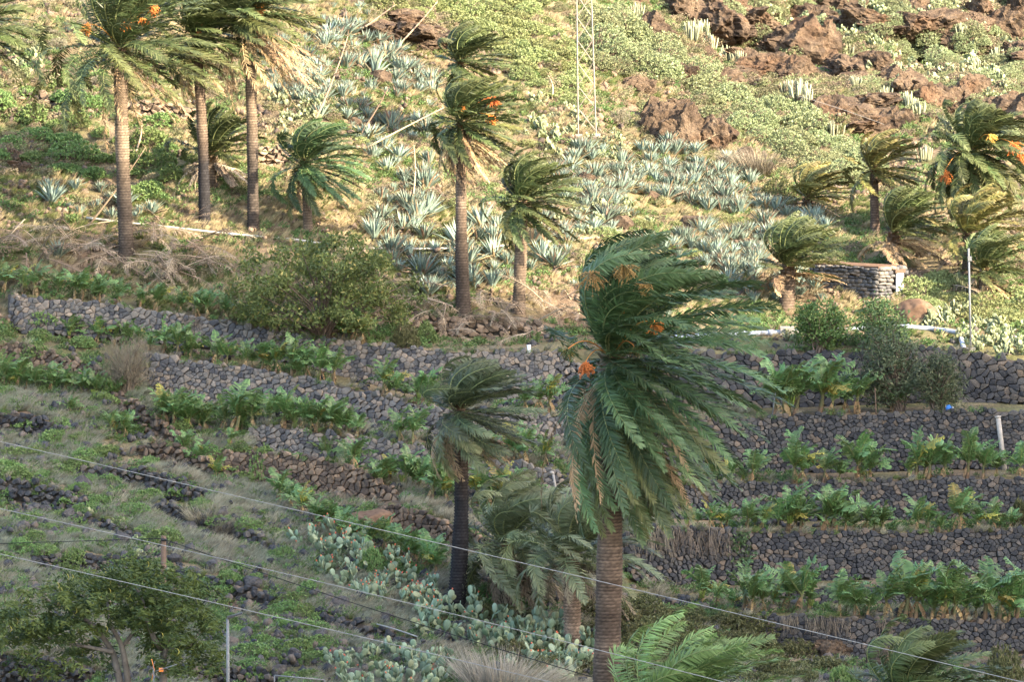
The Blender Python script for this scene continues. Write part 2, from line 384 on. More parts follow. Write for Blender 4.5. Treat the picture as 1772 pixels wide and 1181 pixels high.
# dry stone walls: name, label, material, top edge, bottom edge (photo pixels)
WALLS = [
 ('A', 'long curving grey dry stone wall under the upper left row of banana plants', 'stone_grey',
  [(14, 508), (30, 511), (190, 525), (240, 535), (339, 549), (396, 559), (491, 574), (542, 586), (600, 592), (692, 600), (780, 609), (880, 607), (975, 609), (1010, 640)],
  [(14, 560), (30, 575), (190, 588), (322, 598), (474, 622), (600, 652), (700, 680), (780, 692), (880, 690), (975, 688), (1010, 660)]),
 ('B', 'curving pale grey dry stone wall below the dry brown bush', 'stone_grey',
  [(228, 625), (254, 613), (339, 627), (440, 640), (508, 651), (600, 669), (658, 685), (725, 700), (800, 712), (910, 716), (985, 722)],
  [(228, 640), (264, 680), (372, 700), (474, 712), (600, 728), (719, 745), (800, 765), (910, 775), (985, 760)]),
 ('C', 'grey dry stone wall running behind the bent mid palm trunk', 'stone_grey',
  [(425, 748), (454, 735), (600, 756), (725, 771), (810, 786), (895, 800), (965, 815), (1000, 838)],
  [(425, 756), (454, 782), (600, 806), (725, 826), (810, 838), (912, 862), (965, 872), (1000, 855)]),
 ('D', 'short brown dry stone wall at the left edge beside the dry bush', 'stone_brown',
  [(-140, 575), (0, 590), (80, 605), (163, 634), (190, 650)],
  [(-140, 615), (0, 632), (80, 648), (163, 660), (190, 656)]),
 ('E', 'sloping brown rubble wall left of the lower banana clump', 'stone_brown',
  [(185, 682), (210, 684), (250, 705), (290, 735), (330, 760)],
  [(185, 692), (210, 712), (250, 745), (290, 762), (330, 768)]),
 ('F', 'brown dry stone wall left of the leaning dark palm trunk', 'stone_brown',
  [(340, 790), (400, 782), (490, 785), (540, 793), (600, 806), (650, 828), (690, 856)],
  [(340, 800), (400, 822), (490, 845), (540, 852), (600, 862), (650, 868), (690, 864)]),
 ('G', 'tan dry stone wall beside the bare earth bank', 'stone_brown',
  [(655, 880), (681, 877), (725, 885), (780, 905), (840, 930), (870, 950)],
  [(655, 895), (681, 914), (725, 930), (780, 948), (840, 958), (870, 955)]),
 ('R1', 'dark boulder wall behind the bamboo shrub and banana plants', 'stone_dark',
  [(1010, 640), (1060, 612), (1200, 612), (1334, 611), (1463, 608), (1578, 601), (1680, 608), (1772, 626), (1990, 640)],
  [(1010, 650), (1060, 690), (1200, 702), (1334, 706), (1463, 702), (1578, 698), (1680, 696), (1772, 700), (1990, 705)]),
 ('R2', 'tall dark dry stone wall below the bamboo shrub', 'stone_dark',
  [(1040, 740), (1100, 728), (1321, 722), (1426, 716), (1528, 717), (1646, 710), (1772, 712), (1990, 715)],
  [(1040, 750), (1100, 800), (1321, 818), (1426, 818), (1528, 816), (1646, 812), (1772, 812), (1990, 812)]),
 ('R3', 'dark dry stone wall second from the tall wall with the leaning pipe', 'stone_dark',
  [(1090, 860), (1130, 840), (1199, 835), (1358, 837), (1511, 832), (1646, 828), (1772, 828), (1990, 830)],
  [(1090, 865), (1130, 895), (1199, 900), (1358, 902), (1511, 900), (1646, 898), (1772, 896), (1990, 896)]),
 ('R4', 'long dark dry stone wall with dry creeper hanging at its end', 'stone_dark',
  [(1060, 940), (1090, 916), (1172, 913), (1263, 920), (1409, 923), (1612, 921), (1772, 916), (1990, 914)],
  [(1060, 955), (1090, 1005), (1172, 1014), (1263, 1012), (1409, 1006), (1612, 1002), (1772, 999), (1990, 996)]),
 ('R4b', 'low crumbling stone wall behind the lowest row of banana plants', 'stone_dark',
  [(1330, 1034), (1380, 1020), (1500, 1016), (1640, 1012), (1772, 1008), (1990, 1008)],
  [(1330, 1040), (1380, 1044), (1500, 1046), (1640, 1044), (1772, 1040), (1990, 1040)]),
 ('R5', 'lowest dark dry stone wall with dry grass hanging over it', 'stone_dark',
  [(1240, 1072), (1300, 1064), (1400, 1066), (1477, 1069), (1612, 1076), (1772, 1076), (1990, 1078)],
  [(1240, 1080), (1300, 1120), (1400, 1136), (1477, 1140), (1612, 1138), (1772, 1132), (1990, 1130)]),
 ('L1', 'broken dark stone wall on the grassy slope near the left edge', 'stone_dark',
  [(-60, 822), (10, 828), (68, 840), (110, 850), (150, 870)],
  [(-60, 850), (10, 862), (68, 874), (110, 882), (150, 880)]),
 ('L2', 'tumbled dark stone wall crossing the grassy slope under a wire', 'stone_dark',
  [(92, 806), (140, 808), (244, 812), (290, 822), (335, 838), (350, 855)],
  [(92, 812), (140, 822), (244, 836), (290, 866), (335, 872), (350, 866)]),
 ('L3', 'long low rubble wall above the feathery tree', 'stone_dark',
  [(50, 968), (68, 960), (150, 958), (237, 968), (305, 985), (406, 1008), (470, 1030), (500, 1045)],
  [(50, 974), (68, 984), (150, 988), (237, 996), (305, 1012), (406, 1034), (470, 1048), (500, 1052)]),
 ('L5', 'dark stone wall at the bottom left corner behind the feathery tree', 'stone_dark',
  [(-80, 1120), (0, 1130), (60, 1136), (135, 1146), (165, 1160)],
  [(-80, 1185), (0, 1196), (60, 1204), (135, 1210), (165, 1176)]),
 ('L6', 'low rubble wall beside the street lamp', 'stone_dark',
  [(310, 1166), (338, 1154), (400, 1156), (457, 1160), (490, 1170)],
  [(310, 1172), (338, 1182), (400, 1186), (457, 1188), (490, 1178)]),
 ('L7', 'trail of tumbled stones running down toward the prickly pears', 'stone_dark',
  [(258, 874), (275, 868), (330, 884), (406, 908), (452, 932), (480, 955)], [(258, 880), (275, 890), (330, 912), (406, 934), (452, 952), (480, 960)]),
 ('L8', 'dark boulder pile at the left edge above the grassy slope', 'stone_dark',
  [(-60, 712), (0, 712), (50, 716), (88, 730), (110, 742)], [(-60, 742), (0, 744), (50, 752), (88, 756), (110, 750)]),
 ('L9', 'short dark rubble line in the grass below the broken wall', 'stone_dark',
  [(118, 900), (140, 890), (190, 902), (232, 922), (250, 932)], [(118, 906), (140, 910), (190, 924), (232, 938), (250, 938)]),
 ('E2', 'brown rubble bank under the scattered banana plants', 'stone_brown',
  [(225, 776), (260, 764), (330, 778), (372, 800), (392, 815)], [(225, 782), (260, 790), (330, 808), (372, 822), (392, 822)]),
 ('L10', 'low dark stones above the bottom prickly pear bank', 'stone_dark',
  [(520, 1068), (545, 1058), (620, 1078), (690, 1098), (720, 1110)], [(520, 1074), (545, 1080), (620, 1100), (690, 1116), (720, 1116)]),
 ('U1', 'sunlit tan dry stone wall behind the tall left palms', 'stone_tan',
  [(205, 180), (224, 174), (270, 176), (330, 184), (352, 192)],
  [(205, 186), (224, 194), (270, 200), (330, 206), (352, 200)]),
 ('U2', 'short dark stone wall on the sunlit upper left slope', 'stone_brown',
  [(30, 166), (48, 160), (90, 163), (112, 170)],
  [(30, 172), (48, 176), (90, 178), (112, 176)]),
 ('U3', 'short tan stone wall beside the third palm trunk', 'stone_tan',
  [(440, 262), (452, 252), (490, 252), (505, 258)],
  [(440, 270), (452, 282), (490, 284), (505, 272)]),
 ('U4', 'small tan stone wall under the central tall palm pair', 'stone_tan',
  [(705, 552), (730, 546), (800, 550), (900, 556), (950, 562)],
  [(705, 560), (730, 572), (800, 580), (900, 580), (950, 572)]),
]
def wtop(w, px): a = np.array(w[3], float); return np.interp(px, a[:, 0], a[:, 1])
def wbot(w, px): a = np.array(w[4], float); return np.interp(px, a[:, 0], a[:, 1])
def wdep(w, px): return d_base(px, (wtop(w, px) + wbot(w, px)) / 2)

GX = np.arange(-700, 2601, 10.0)
GY = np.concatenate([np.array([60000, 16000, 8000, 4500, 3000, 2200.]), np.arange(1700, 1300, -20.), np.arange(1300, -60, -4.), np.arange(-60, -901, -40.)])
def build_depth():
    D = np.zeros((len(GX), len(GY))); MASK = np.ones_like(D)
    far = {60000: 18, 16000: 50, 8000: 80, 4500: 120, 3000: 150, 2200: 175}
    for i, x in enumerate(GX):
        bands = []
        for w in WALLS:
            if w[3][0][0] <= x <= w[3][-1][0]:
                t, b = float(wtop(w, x)), float(wbot(w, x))
                if b - t > 1.5: bands.append((b, t, float(wdep(w, x))))
        bands.sort(reverse=True)
        kn = []
        for b, t, d in bands:
            kn.append((b, d + 0.16)); kn.append((t, d + 0.34))
        for y in list(_rows) + [1240, 1400, 1500, 1140, 450, 550, 350, 250, 150, 50]:
            if all((y > b + 22 or y < t - 22) for b, t, d in bands): kn.append((y, float(d_base(x, y))))
        kn.sort(reverse=True)
        ys = np.array([k[0] for k in kn]); ds = np.maximum.accumulate(np.array([k[1] for k in kn]))
        D[i] = np.interp(-GY, -ys, ds)
        for k, v in far.items(): D[i][GY == k] = v
        for b, t, d in bands:
            MASK[i] *= np.clip(np.maximum(GY - b, t - GY) / 14.0, 0, 1)
    return D, MASK
DG, MK = build_depth()
_X, _Y = np.meshgrid(GX, GY, indexing='ij')
_p = P(_X, _Y, DG)
# bumps, gullies and steps of the ground, away from the walls
_amp = np.where(_Y < 620, 1.0, 0.45) * MK * np.where(_Y > 1700, 0, 1)
_n = n2(_p[..., 0] * 0.12, _p[..., 1] * 0.12, 3, 4) * 1.5 + n2(_p[..., 0] * 0.7, _p[..., 1] * 0.7, 9, 3) * 0.45
_rocky = np.clip((_X - 1050) / 250, 0, 1) * np.clip((330 - _Y) / 120, 0, 1)
_c = n2(_p[..., 0] * 0.22 + 5, _p[..., 2] * 0.5, 21, 4)
_n = _n + _rocky * ((np.round(_c * 5) / 5 * 8.0 + np.round(n2(_p[..., 0] * 0.55 + 2, _p[..., 2] * 0.9, 25, 3) * 4) / 4 * 3.0) + n2(_p[..., 0] * 1.1, _p[..., 2] * 1.3, 31, 3) * 1.2)
DG = DG + _n * _amp
DG = np.maximum.accumulate(DG, axis=1) + np.cumsum(np.full_like(DG, 0.0006), axis=1)

_gyr = -GY
def dep(px, py):
    """distance of the ground along the view axis at a photo pixel"""
    px = np.atleast_1d(np.asarray(px, float)); py = np.atleast_1d(np.asarray(py, float))
    px, py = np.broadcast_arrays(px, py)
    fx = np.clip((px - GX[0]) / 10.0, 0, len(GX) - 1.001); i = fx.astype(int); fx = fx - i
    q = np.clip(-py, _gyr[0], _gyr[-1] - 1e-6)
    j = np.clip(np.searchsorted(_gyr, q, 'right') - 1, 0, len(GY) - 2)
    fy = (q - _gyr[j]) / (_gyr[j + 1] - _gyr[j])
    return (DG[i, j] * (1 - fx) + DG[i + 1, j] * fx) * (1 - fy) + (DG[i, j + 1] * (1 - fx) + DG[i + 1, j + 1] * fx) * fy
def G(px, py): 
    r = P(px, py, dep(px, py)); return r
def G1(px, py): return G(px, py)[0]
def ppm(d): return F / d              # photo pixels per metre

def inpoly(px, py, poly):
    poly = np.asarray(poly, float); x0, y0 = poly[:, 0], poly[:, 1]; x1, y1 = np.roll(x0, -1), np.roll(y0, -1)
    px = np.asarray(px, float)[..., None]; py = np.asarray(py, float)[..., None]
    c = ((y0 > py) != (y1 > py)) & (px < (x1 - x0) * (py - y0) / (y1 - y0 + 1e-12) + x0)
    return c.sum(-1) % 2 == 1
def parea(p): return 0.5 * abs(np.dot(p[:, 0], np.roll(p[:, 1], 1)) - np.dot(p[:, 1], np.roll(p[:, 0], 1)))
def scatter(poly, n, mind, seed, tries=40, yk=0.6):
    """n spread-out photo points inside a polygon"""
    rs = RS(seed); poly = np.asarray(poly, float); a0 = parea(poly)
    # plants do not stop at the picture's edge
    poly[:, 0] = np.where(poly[:, 0] <= 0, -60, np.where(poly[:, 0] >= 1772, 1832, poly[:, 0])); poly[:, 1] = np.where((poly[:, 1] <= 0) & (poly[:, 1] > -20), -40, poly[:, 1]); n = int(n * parea(poly) / a0)
    lo, hi = poly.min(0), poly.max(0); pts = []
    for _ in range(n * tries):
        if len(pts) >= n: break
        q = lo + rs.rand(2) * (hi - lo)
        if not inpoly(q[0], q[1], poly): continue
        if pts:
            a = np.array(pts)
            if (((a[:, 0] - q[0]) ** 2 + ((a[:, 1] - q[1]) / yk) ** 2) < mind ** 2).any(): continue
        pts.append(q)
    pts = np.array(pts); return pts[np.argsort(pts[:, 1])]

# soft regions of the slope (photo pixels): straw, fresh green, bare rock/earth
def blob(X, Y, cx, cy, rx, ry): return np.exp(-(((X - cx) / rx) ** 2 + ((Y - cy) / ry) ** 2))
def ground_cols(X, Y, p):
    a = n2(p[..., 0] * 0.5, p[..., 1] * 0.35, 41, 4); b = n2(p[..., 0] * 0.35 + 9, p[..., 1] * 0.3, 47, 4)
    straw = np.clip(0.45 + a * 1.6 - 0.5 * np.clip((X - 1000) / 150, 0, 1) * np.clip((240 - Y) / 60, 0, 1), 0, 1)
    green = np.clip(0.25 + b * 1.7 + 0.5 * blob(X, Y, 100, 280, 220, 120) + 0.8 * blob(X, Y, 820, 60, 170, 90) + 0.1 * blob(X, Y, 250, 900, 300, 140)
                    + 0.35 * blob(X, Y, 1280, 190, 230, 60) + 0.3 * blob(X, Y, 1650, 520, 160, 80) - 0.8 * np.clip((X - 1000) / 150, 0, 1) * np.clip((240 - Y) / 60, 0, 1), 0, 1)
    rock = np.clip(0.7 * blob(X, Y, 710, 60, 100, 40) + 0.9 * (Y < 200) * np.clip((X - 1050) / 200, 0, 1) + 0.5 * n2(p[..., 0] * 0.6, p[..., 1] * 0.6, 53, 3)
                   + 0.5 * blob(X, Y, 80, 60, 150, 60), 0, 1)
    return straw, green, rock

def build_ground():
    p = P(_X, _Y, DG); n, m = len(GX), len(GY)
    s, g, r = ground_cols(_X, _Y, p)
    i = np.arange(n - 1)[:, None]; j = np.arange(m - 1)[None]
    Q = np.stack([i * m + j, (i + 1) * m + j, (i + 1) * m + j + 1, i * m + j + 1], -1).reshape(-1, 4)
    mb = MB(); mb.add(p.reshape(-1, 3), Q, None, np.stack([s, g, r], -1).reshape(-1, 3))
    t = NT('hillside_earth')
    at = t.n('ShaderNodeAttribute', attribute_name='col').outputs['Color']
    sp = t.n('ShaderNodeSeparateColor'); t.l(at, sp.inputs[0]); pos = geo_pos(t)
    n1 = t.noise(2.2, 6, 0.7, pos).outputs['Fac']; n3 = t.noise(0.5, 4, 0.6, pos).outputs['Fac']
    base = t.ramp(n1, [(0.3, (0.07, 0.048, 0.033)), (0.5, (0.15, 0.105, 0.07)), (0.7, (0.24, 0.175, 0.115))]).outputs[0]
    straw = t.ramp(t.noise(6, 4, 0.7, pos).outputs['Fac'], [(0.3, (0.16, 0.125, 0.07)), (0.7, (0.36, 0.29, 0.17))]).outputs[0]
    grn = t.ramp(t.noise(5, 4, 0.7, pos).outputs['Fac'], [(0.3, (0.05, 0.062, 0.022)), (0.7, (0.15, 0.16, 0.055))]).outputs[0]
    rk = t.ramp(n1, [(0.3, (0.055, 0.04, 0.03)), (0.7, (0.20, 0.135, 0.088))]).outputs[0]
    def wob(v): return t.math('MULTIPLY', t.math('ADD', v, t.math('SUBTRACT', n3, 0.5)), 1.0, True)
    c = t.mix(t.math('MULTIPLY', wob(sp.outputs[0]), 0.85), base, straw)
    c = t.mix(t.math('MULTIPLY', wob(sp.outputs[1]), 0.75), c, grn)
    c = t.mix(t.math('MULTIPLY', wob(sp.outputs[2]), 0.9), c, rk)
    m = t.finish(c, 0.95, 0.08, t.noise(4, 8, 0.75, pos).outputs['Fac'], 1.0, 0.18)
    o = new('ground', mb.mesh('ground', m)); o['kind'] = 'structure'; o['label'] = 'stony terraced hillside with dry grass and low green plants'
build_ground()

# the ridge across the valley (outside the picture) whose shade lies over the lower terraces
def build_ridge():
    edge = [(-400, 385), (0, 395), (230, 408), (450, 440), (700, 500), (900, 540), (1300, 575), (1772, 640), (2200, 700)]
    b = np.array([G1(x, y) for x, y in edge]) 
    t = (b[:, 1] - 100.0) / (-SUN[1])
    c = b + SUN * t[:, None]                       # crest points, all on y = 100
    c = c[np.argsort(c[:, 0])]
    x = np.concatenate([[c[0, 0] - 135, c[0, 0] - 100, c[0, 0] - 60], c[:, 0], [c[-1, 0] + 80, c[-1, 0] + 260, c[-1, 0] + 600]])
    z = np.concatenate([[5, 90, c[0, 2] - 8], c[:, 2], [c[-1, 2] - 4, c[-1, 2] + 10, 60]])
    xs = np.linspace(x[0], x[-1], 220); zs = np.interp(xs, x, z)
    prof = np.array([-260, -190, -120, -60, -25, 0, 12, 30, 60, 110, 170.]); fall = np.array([0, .25, .52, .78, .93, 1, .9, .75, .5, .2, 0])
    V = np.stack([np.repeat(xs, len(prof)), 100 + np.tile(prof, len(xs)), (np.outer(zs + 10, fall) - 10).ravel()], -1)
    k = (fall < 1); nz = fbm3(V * 0.03, 77, 4) * 14
    V[:, 2] += nz * np.tile(k * (1 - np.abs(fall * 2 - 1)) , len(xs)); 
    n, m = len(xs), len(prof); i = np.arange(n - 1)[:, None]; j = np.arange(m - 1)[None]
    Q = np.stack([i * m + j, (i + 1) * m + j, (i + 1) * m + j + 1, i * m + j + 1], -1).reshape(-1, 4)
    mb = MB(); mb.add(V, Q)
    o = new('hill', mb.mesh('hill', M['rock'])); o['kind'] = 'structure'; o['label'] = 'rocky ridge across the valley'
build_ridge()
# ------------------------------------------------------------------ stones and dry stone walls
def rounded_stone(seed):
    """rounded block, 26 verts / 24 quads, unit half size"""
    rs = RS(seed); g = (-1, 0, 1); idx = {}; V = []; Q = []
    def vid(p):
        if p not in idx: idx[p] = len(V); V.append(p)
        return idx[p]
    for ax in range(3):
        for s in (-1, 1):
            for a in (0, 1):
                for b in (0, 1):
                    c = []
                    for (da, db) in ((0, 0), (1, 0), (1, 1), (0, 1)):
                        p = [0, 0, 0]; p[ax] = s; p[(ax + 1) % 3] = g[a + da]; p[(ax + 2) % 3] = g[b + db]; c.append(vid(tuple(p)))
                    Q.append(c if s > 0 else c[::-1])
    V = np.array(V, float)
    e = rs.uniform(4.5, 9.0)
    V = V / (np.abs(V) ** e).sum(1, keepdims=True) ** (1 / e)
    V = V * (1 + rs.uniform(-0.13, 0.13, V.shape))
    sh = rs.uniform(-0.22, 0.22, 2); V[:, 0] += V[:, 2] * sh[0]; V[:, 2] += V[:, 0] * sh[1] * 0.5
    V[:, 0] *= 1 + V[:, 2] * rs.uniform(-0.25, 0.25); V[:, 2] *= 1 + V[:, 0] * rs.uniform(-0.2, 0.2)
    return V, np.array(Q)
STONES = [rounded_stone(100 + i) for i in range(16)]
def eul(rx, ry, rz): return np.array(Euler((rx, ry, rz)).to_matrix())

_stone_mesh = {}
def stone_meshes(mat):
    if mat not in _stone_mesh:
        r = []
        for i, (V, Q) in enumerate(STONES):
            mb = MB(); mb.add(V, Q, None, (0, 0, 0)); r.append(mb.mesh('stone', M[mat], True))
        _stone_mesh[mat] = r
    return _stone_mesh[mat]

def put_stones(root, items, mat, limit=300):
    """items: (world pos, euler, scale, variant). The largest become stones of their own, the rest one joined part."""
    items = sorted(items, key=lambda q: -q[2][0] * q[2][2])
    loc = np.array(root.location)
    ms = stone_meshes(mat)
    for p, e, s, v in items[:limit]:
        new('stone', ms[v % 16], root, p - loc, e, s)
    rest = items[limit:]
    if rest:
        mb = MB(); rs = RS(len(rest))
        for p, e, s, v in rest:
            V, Q = STONES[v % 16]
            mb.add((V * np.array(s)) @ eul(*e).T + (p - loc), Q, None, np.full((len(V), 3), rs.rand()))
        o = new('stones', mb.mesh('stones', M[mat], True), root); o['kind'] = 'stuff'

def clip_poly(poly, p, q):
    """keep the part of a convex polygon nearer to p than to q"""
    mx, my = (p[0] + q[0]) / 2, (p[1] + q[1]) / 2; nx, ny = q[0] - p[0], q[1] - p[1]; out = []; n = len(poly)
    sd = [(v[0] - mx) * nx + (v[1] - my) * ny for v in poly]
    for i in range(n):
        a, b, sa, sb = poly[i], poly[(i + 1) % n], sd[i], sd[(i + 1) % n]
        if sa <= 0: out.append(a)
        if (sa < 0) != (sb < 0) and sa != sb:
            t = sa / (sa - sb); out.append((a[0] + (b[0] - a[0]) * t, a[1] + (b[1] - a[1]) * t))
    return out
def stone_from_poly(poly, rs, cham, shrink, depth=0.22):
    """a stone whose face fits its neighbours: polygon with worn corners, bulging front (towards -y)"""
    pts = np.array(poly); c = pts.mean(0); q = []
    n = len(pts)
    for i in range(n):
        a, p, b = pts[i - 1], pts[i], pts[(i + 1) % n]
        q.append(p + (a - p) * cham * rs.uniform(.7, 1.2)); q.append(p + (b - p) * cham * rs.uniform(.7, 1.2))
    q = (np.array(q) - c) * shrink; m = len(q); d0 = rs.uniform(-0.05, 0.05); tx, tz = rs.normal(0, .12, 2)
    rings = []
    for y, f in ((depth, 0.96), (0.0, 1.0), (-0.04, 0.82)):
        x, z = q[:, 0] * f, q[:, 1] * f; rings.append(np.stack([x, np.full(m, y) + d0 + (x * tx + z * tz if y < 0.1 else 0), z], -1))
    V = np.concatenate(rings + [[[0, -0.052 + d0, 0]]]); i = np.arange(m); k = (i + 1) % m
    Q = np.concatenate([np.stack([i, k, m + k, m + i], 1), np.stack([m + i, m + k, 2 * m + k, 2 * m + i], 1)]); T = np.stack([2 * m + i, 2 * m + k, np.full(m, 3 * m)], 1)
    return V, Q, T, c
def build_wall(w, seed, sw=0.25, sh=0.18):
    rs = RS(seed); name, label, mat = w[:3]
    x0, x1 = w[3][0][0], w[3][-1][0]; xm = (x0 + x1) / 2
    root = thing('stone_wall', label, 'wall', P(xm, float(wbot(w, xm)), float(wdep(w, xm))), 'dry stone terrace walls'); root['kind'] = 'thing'
    k = F / float(wdep(w, xm)); messy = name[0] in 'LEU'; round_ = name[0] in 'RL' or name == 'E2'
    if name == 'R1': sw, sh = 0.36, 0.26
    if name[0] == 'U': sw, sh = 0.3, 0.2
    L = (x1 - x0) / k; xs_ = np.linspace(x0, x1, 60); maxh = float((wbot(w, xs_) - wtop(w, xs_)).max()) / k
    nu, nv = int(L / sw) + 4, int(maxh / sh) + 5
    pts = {}
    for i in range(-2, nu):
        for j in range(-2, nv):
            if rs.rand() < 0.17: continue
            pts[(i, j)] = ((i + 0.5 * (j % 2) + rs.uniform(-.45, .45)) * sw, (j + rs.uniform(-.42, .42)) * sh)
    cells = []; an = sh / sw * 1.15                 # cells a little wider than tall
    for (i, j), p in pts.items():
        u, v = p; px = x0 + u * k
        if not (x0 + 2 < px < x1 - 2): continue
        hm = float(wbot(w, px) - wtop(w, px)) / k
        if hm < 0.12 or v < -0.02 or v > hm + 0.05: continue
        ps = (u * an, v); poly = [(ps[0] - .5, ps[1] - .5), (ps[0] + .5, ps[1] - .5), (ps[0] + .5, ps[1] + .5), (ps[0] - .5, ps[1] + .5)]
        for a in (-2, -1, 0, 1, 2):
            for b in (-2, -1, 0, 1, 2):
                o = pts.get((i + a, j + b))
                if o and (a or b): poly = clip_poly(poly, ps, (o[0] * an, o[1]))
        if len(poly) < 3: continue
        poly = [(a / an, -b) for a, b in poly]
        cells.append((poly, hm))
    cells.sort(key=lambda c: -abs(sum(c[0][i - 1][0] * c[0][i][1] - c[0][i][0] * c[0][i - 1][1] for i in range(len(c[0])))))
    rest = MB(); R0 = np.array(root.location)
    for n, (poly, hm) in enumerate(cells):
        V, Q, T, c = stone_from_poly(poly, rs, 0.2 if round_ else 0.12, (0.985 if round_ else 0.99) * (0.95 if messy else 1), 0.2)
        u, v = c[0], -c[1]; px = x0 + u * k; d = float(wdep(w, px))
        pos = P(px, float(wtop(w, px)) + v * k, d - 0.04 - 0.16 * v / max(hm, 0.5)) - R0
        a = P(px + 14, float(wtop(w, px + 14)), float(wdep(w, px + 14))); b = P(px - 14, float(wtop(w, px - 14)), float(wdep(w, px - 14)))
        yaw = math.atan2(a[1] - b[1], a[0] - b[0]); tilt = math.atan2(a[2] - b[2], abs(a[0] - b[0]))
        e = (rs.normal(-0.06, 0.07), -tilt + (rs.normal(0, 0.2) if messy else rs.normal(0, .04)), yaw + rs.normal(0, 0.06))
        if messy: pos = pos + np.array([rs.normal(0, .05), rs.normal(-0.05, 0.12), rs.normal(0, .05)])
        if n < 300:
            mb = MB(); mb.add(V, Q, T, (0, 0, 0)); new('stone', mb.mesh('stone', M[mat], False), root, pos, e)
        else: rest.add(V @ eul(*e).T + pos, Q, T, np.full((len(V), 3), rs.rand()))
    if rest.V: o = new('stones', rest.mesh('stones', M[mat], False), root); o['kind'] = 'stuff'
    # packed earth and small stone behind the face
    xs = np.arange(x0, x1 + 1, 12.0)
    t, b, d = wtop(w, xs), wbot(w, xs), wdep(w, xs)
    fr = np.stack([P(xs, b + 6, d + 0.06), P(xs, t + 1.5, d + 0.14), P(xs, t + 1.5, d + 0.5), P(xs, b + 6, d + 0.5)], 1)
    n = len(xs); i = np.arange(n - 1)
    Q = np.concatenate([np.stack([i * 4 + a, (i + 1) * 4 + a, (i + 1) * 4 + (a + 1) % 4, i * 4 + (a + 1) % 4], 1) for a in range(4)])
    Q = np.concatenate([Q, [[0, 1, 2, 3], [(n - 1) * 4 + 3, (n - 1) * 4 + 2, (n - 1) * 4 + 1, (n - 1) * 4]]])
    mb = MB(); mb.add(fr.reshape(-1, 3) - np.array(root.location), Q)
    new('wall_core', mb.mesh('wall_core', M['core']), root)
M['core'] = plain('packed_earth', (0.085, 0.072, 0.06), 0.95, 0.05, 0, 0.5, 6)
for _i, _w in enumerate(WALLS): build_wall(_w, 500 + _i)
# ------------------------------------------------------------------ palms, bent by the wind (blowing to +x)
WIND = nrm(np.array([1.0, 0.12, 0.06]))
DOWN = np.array([0, 0, -1.0])

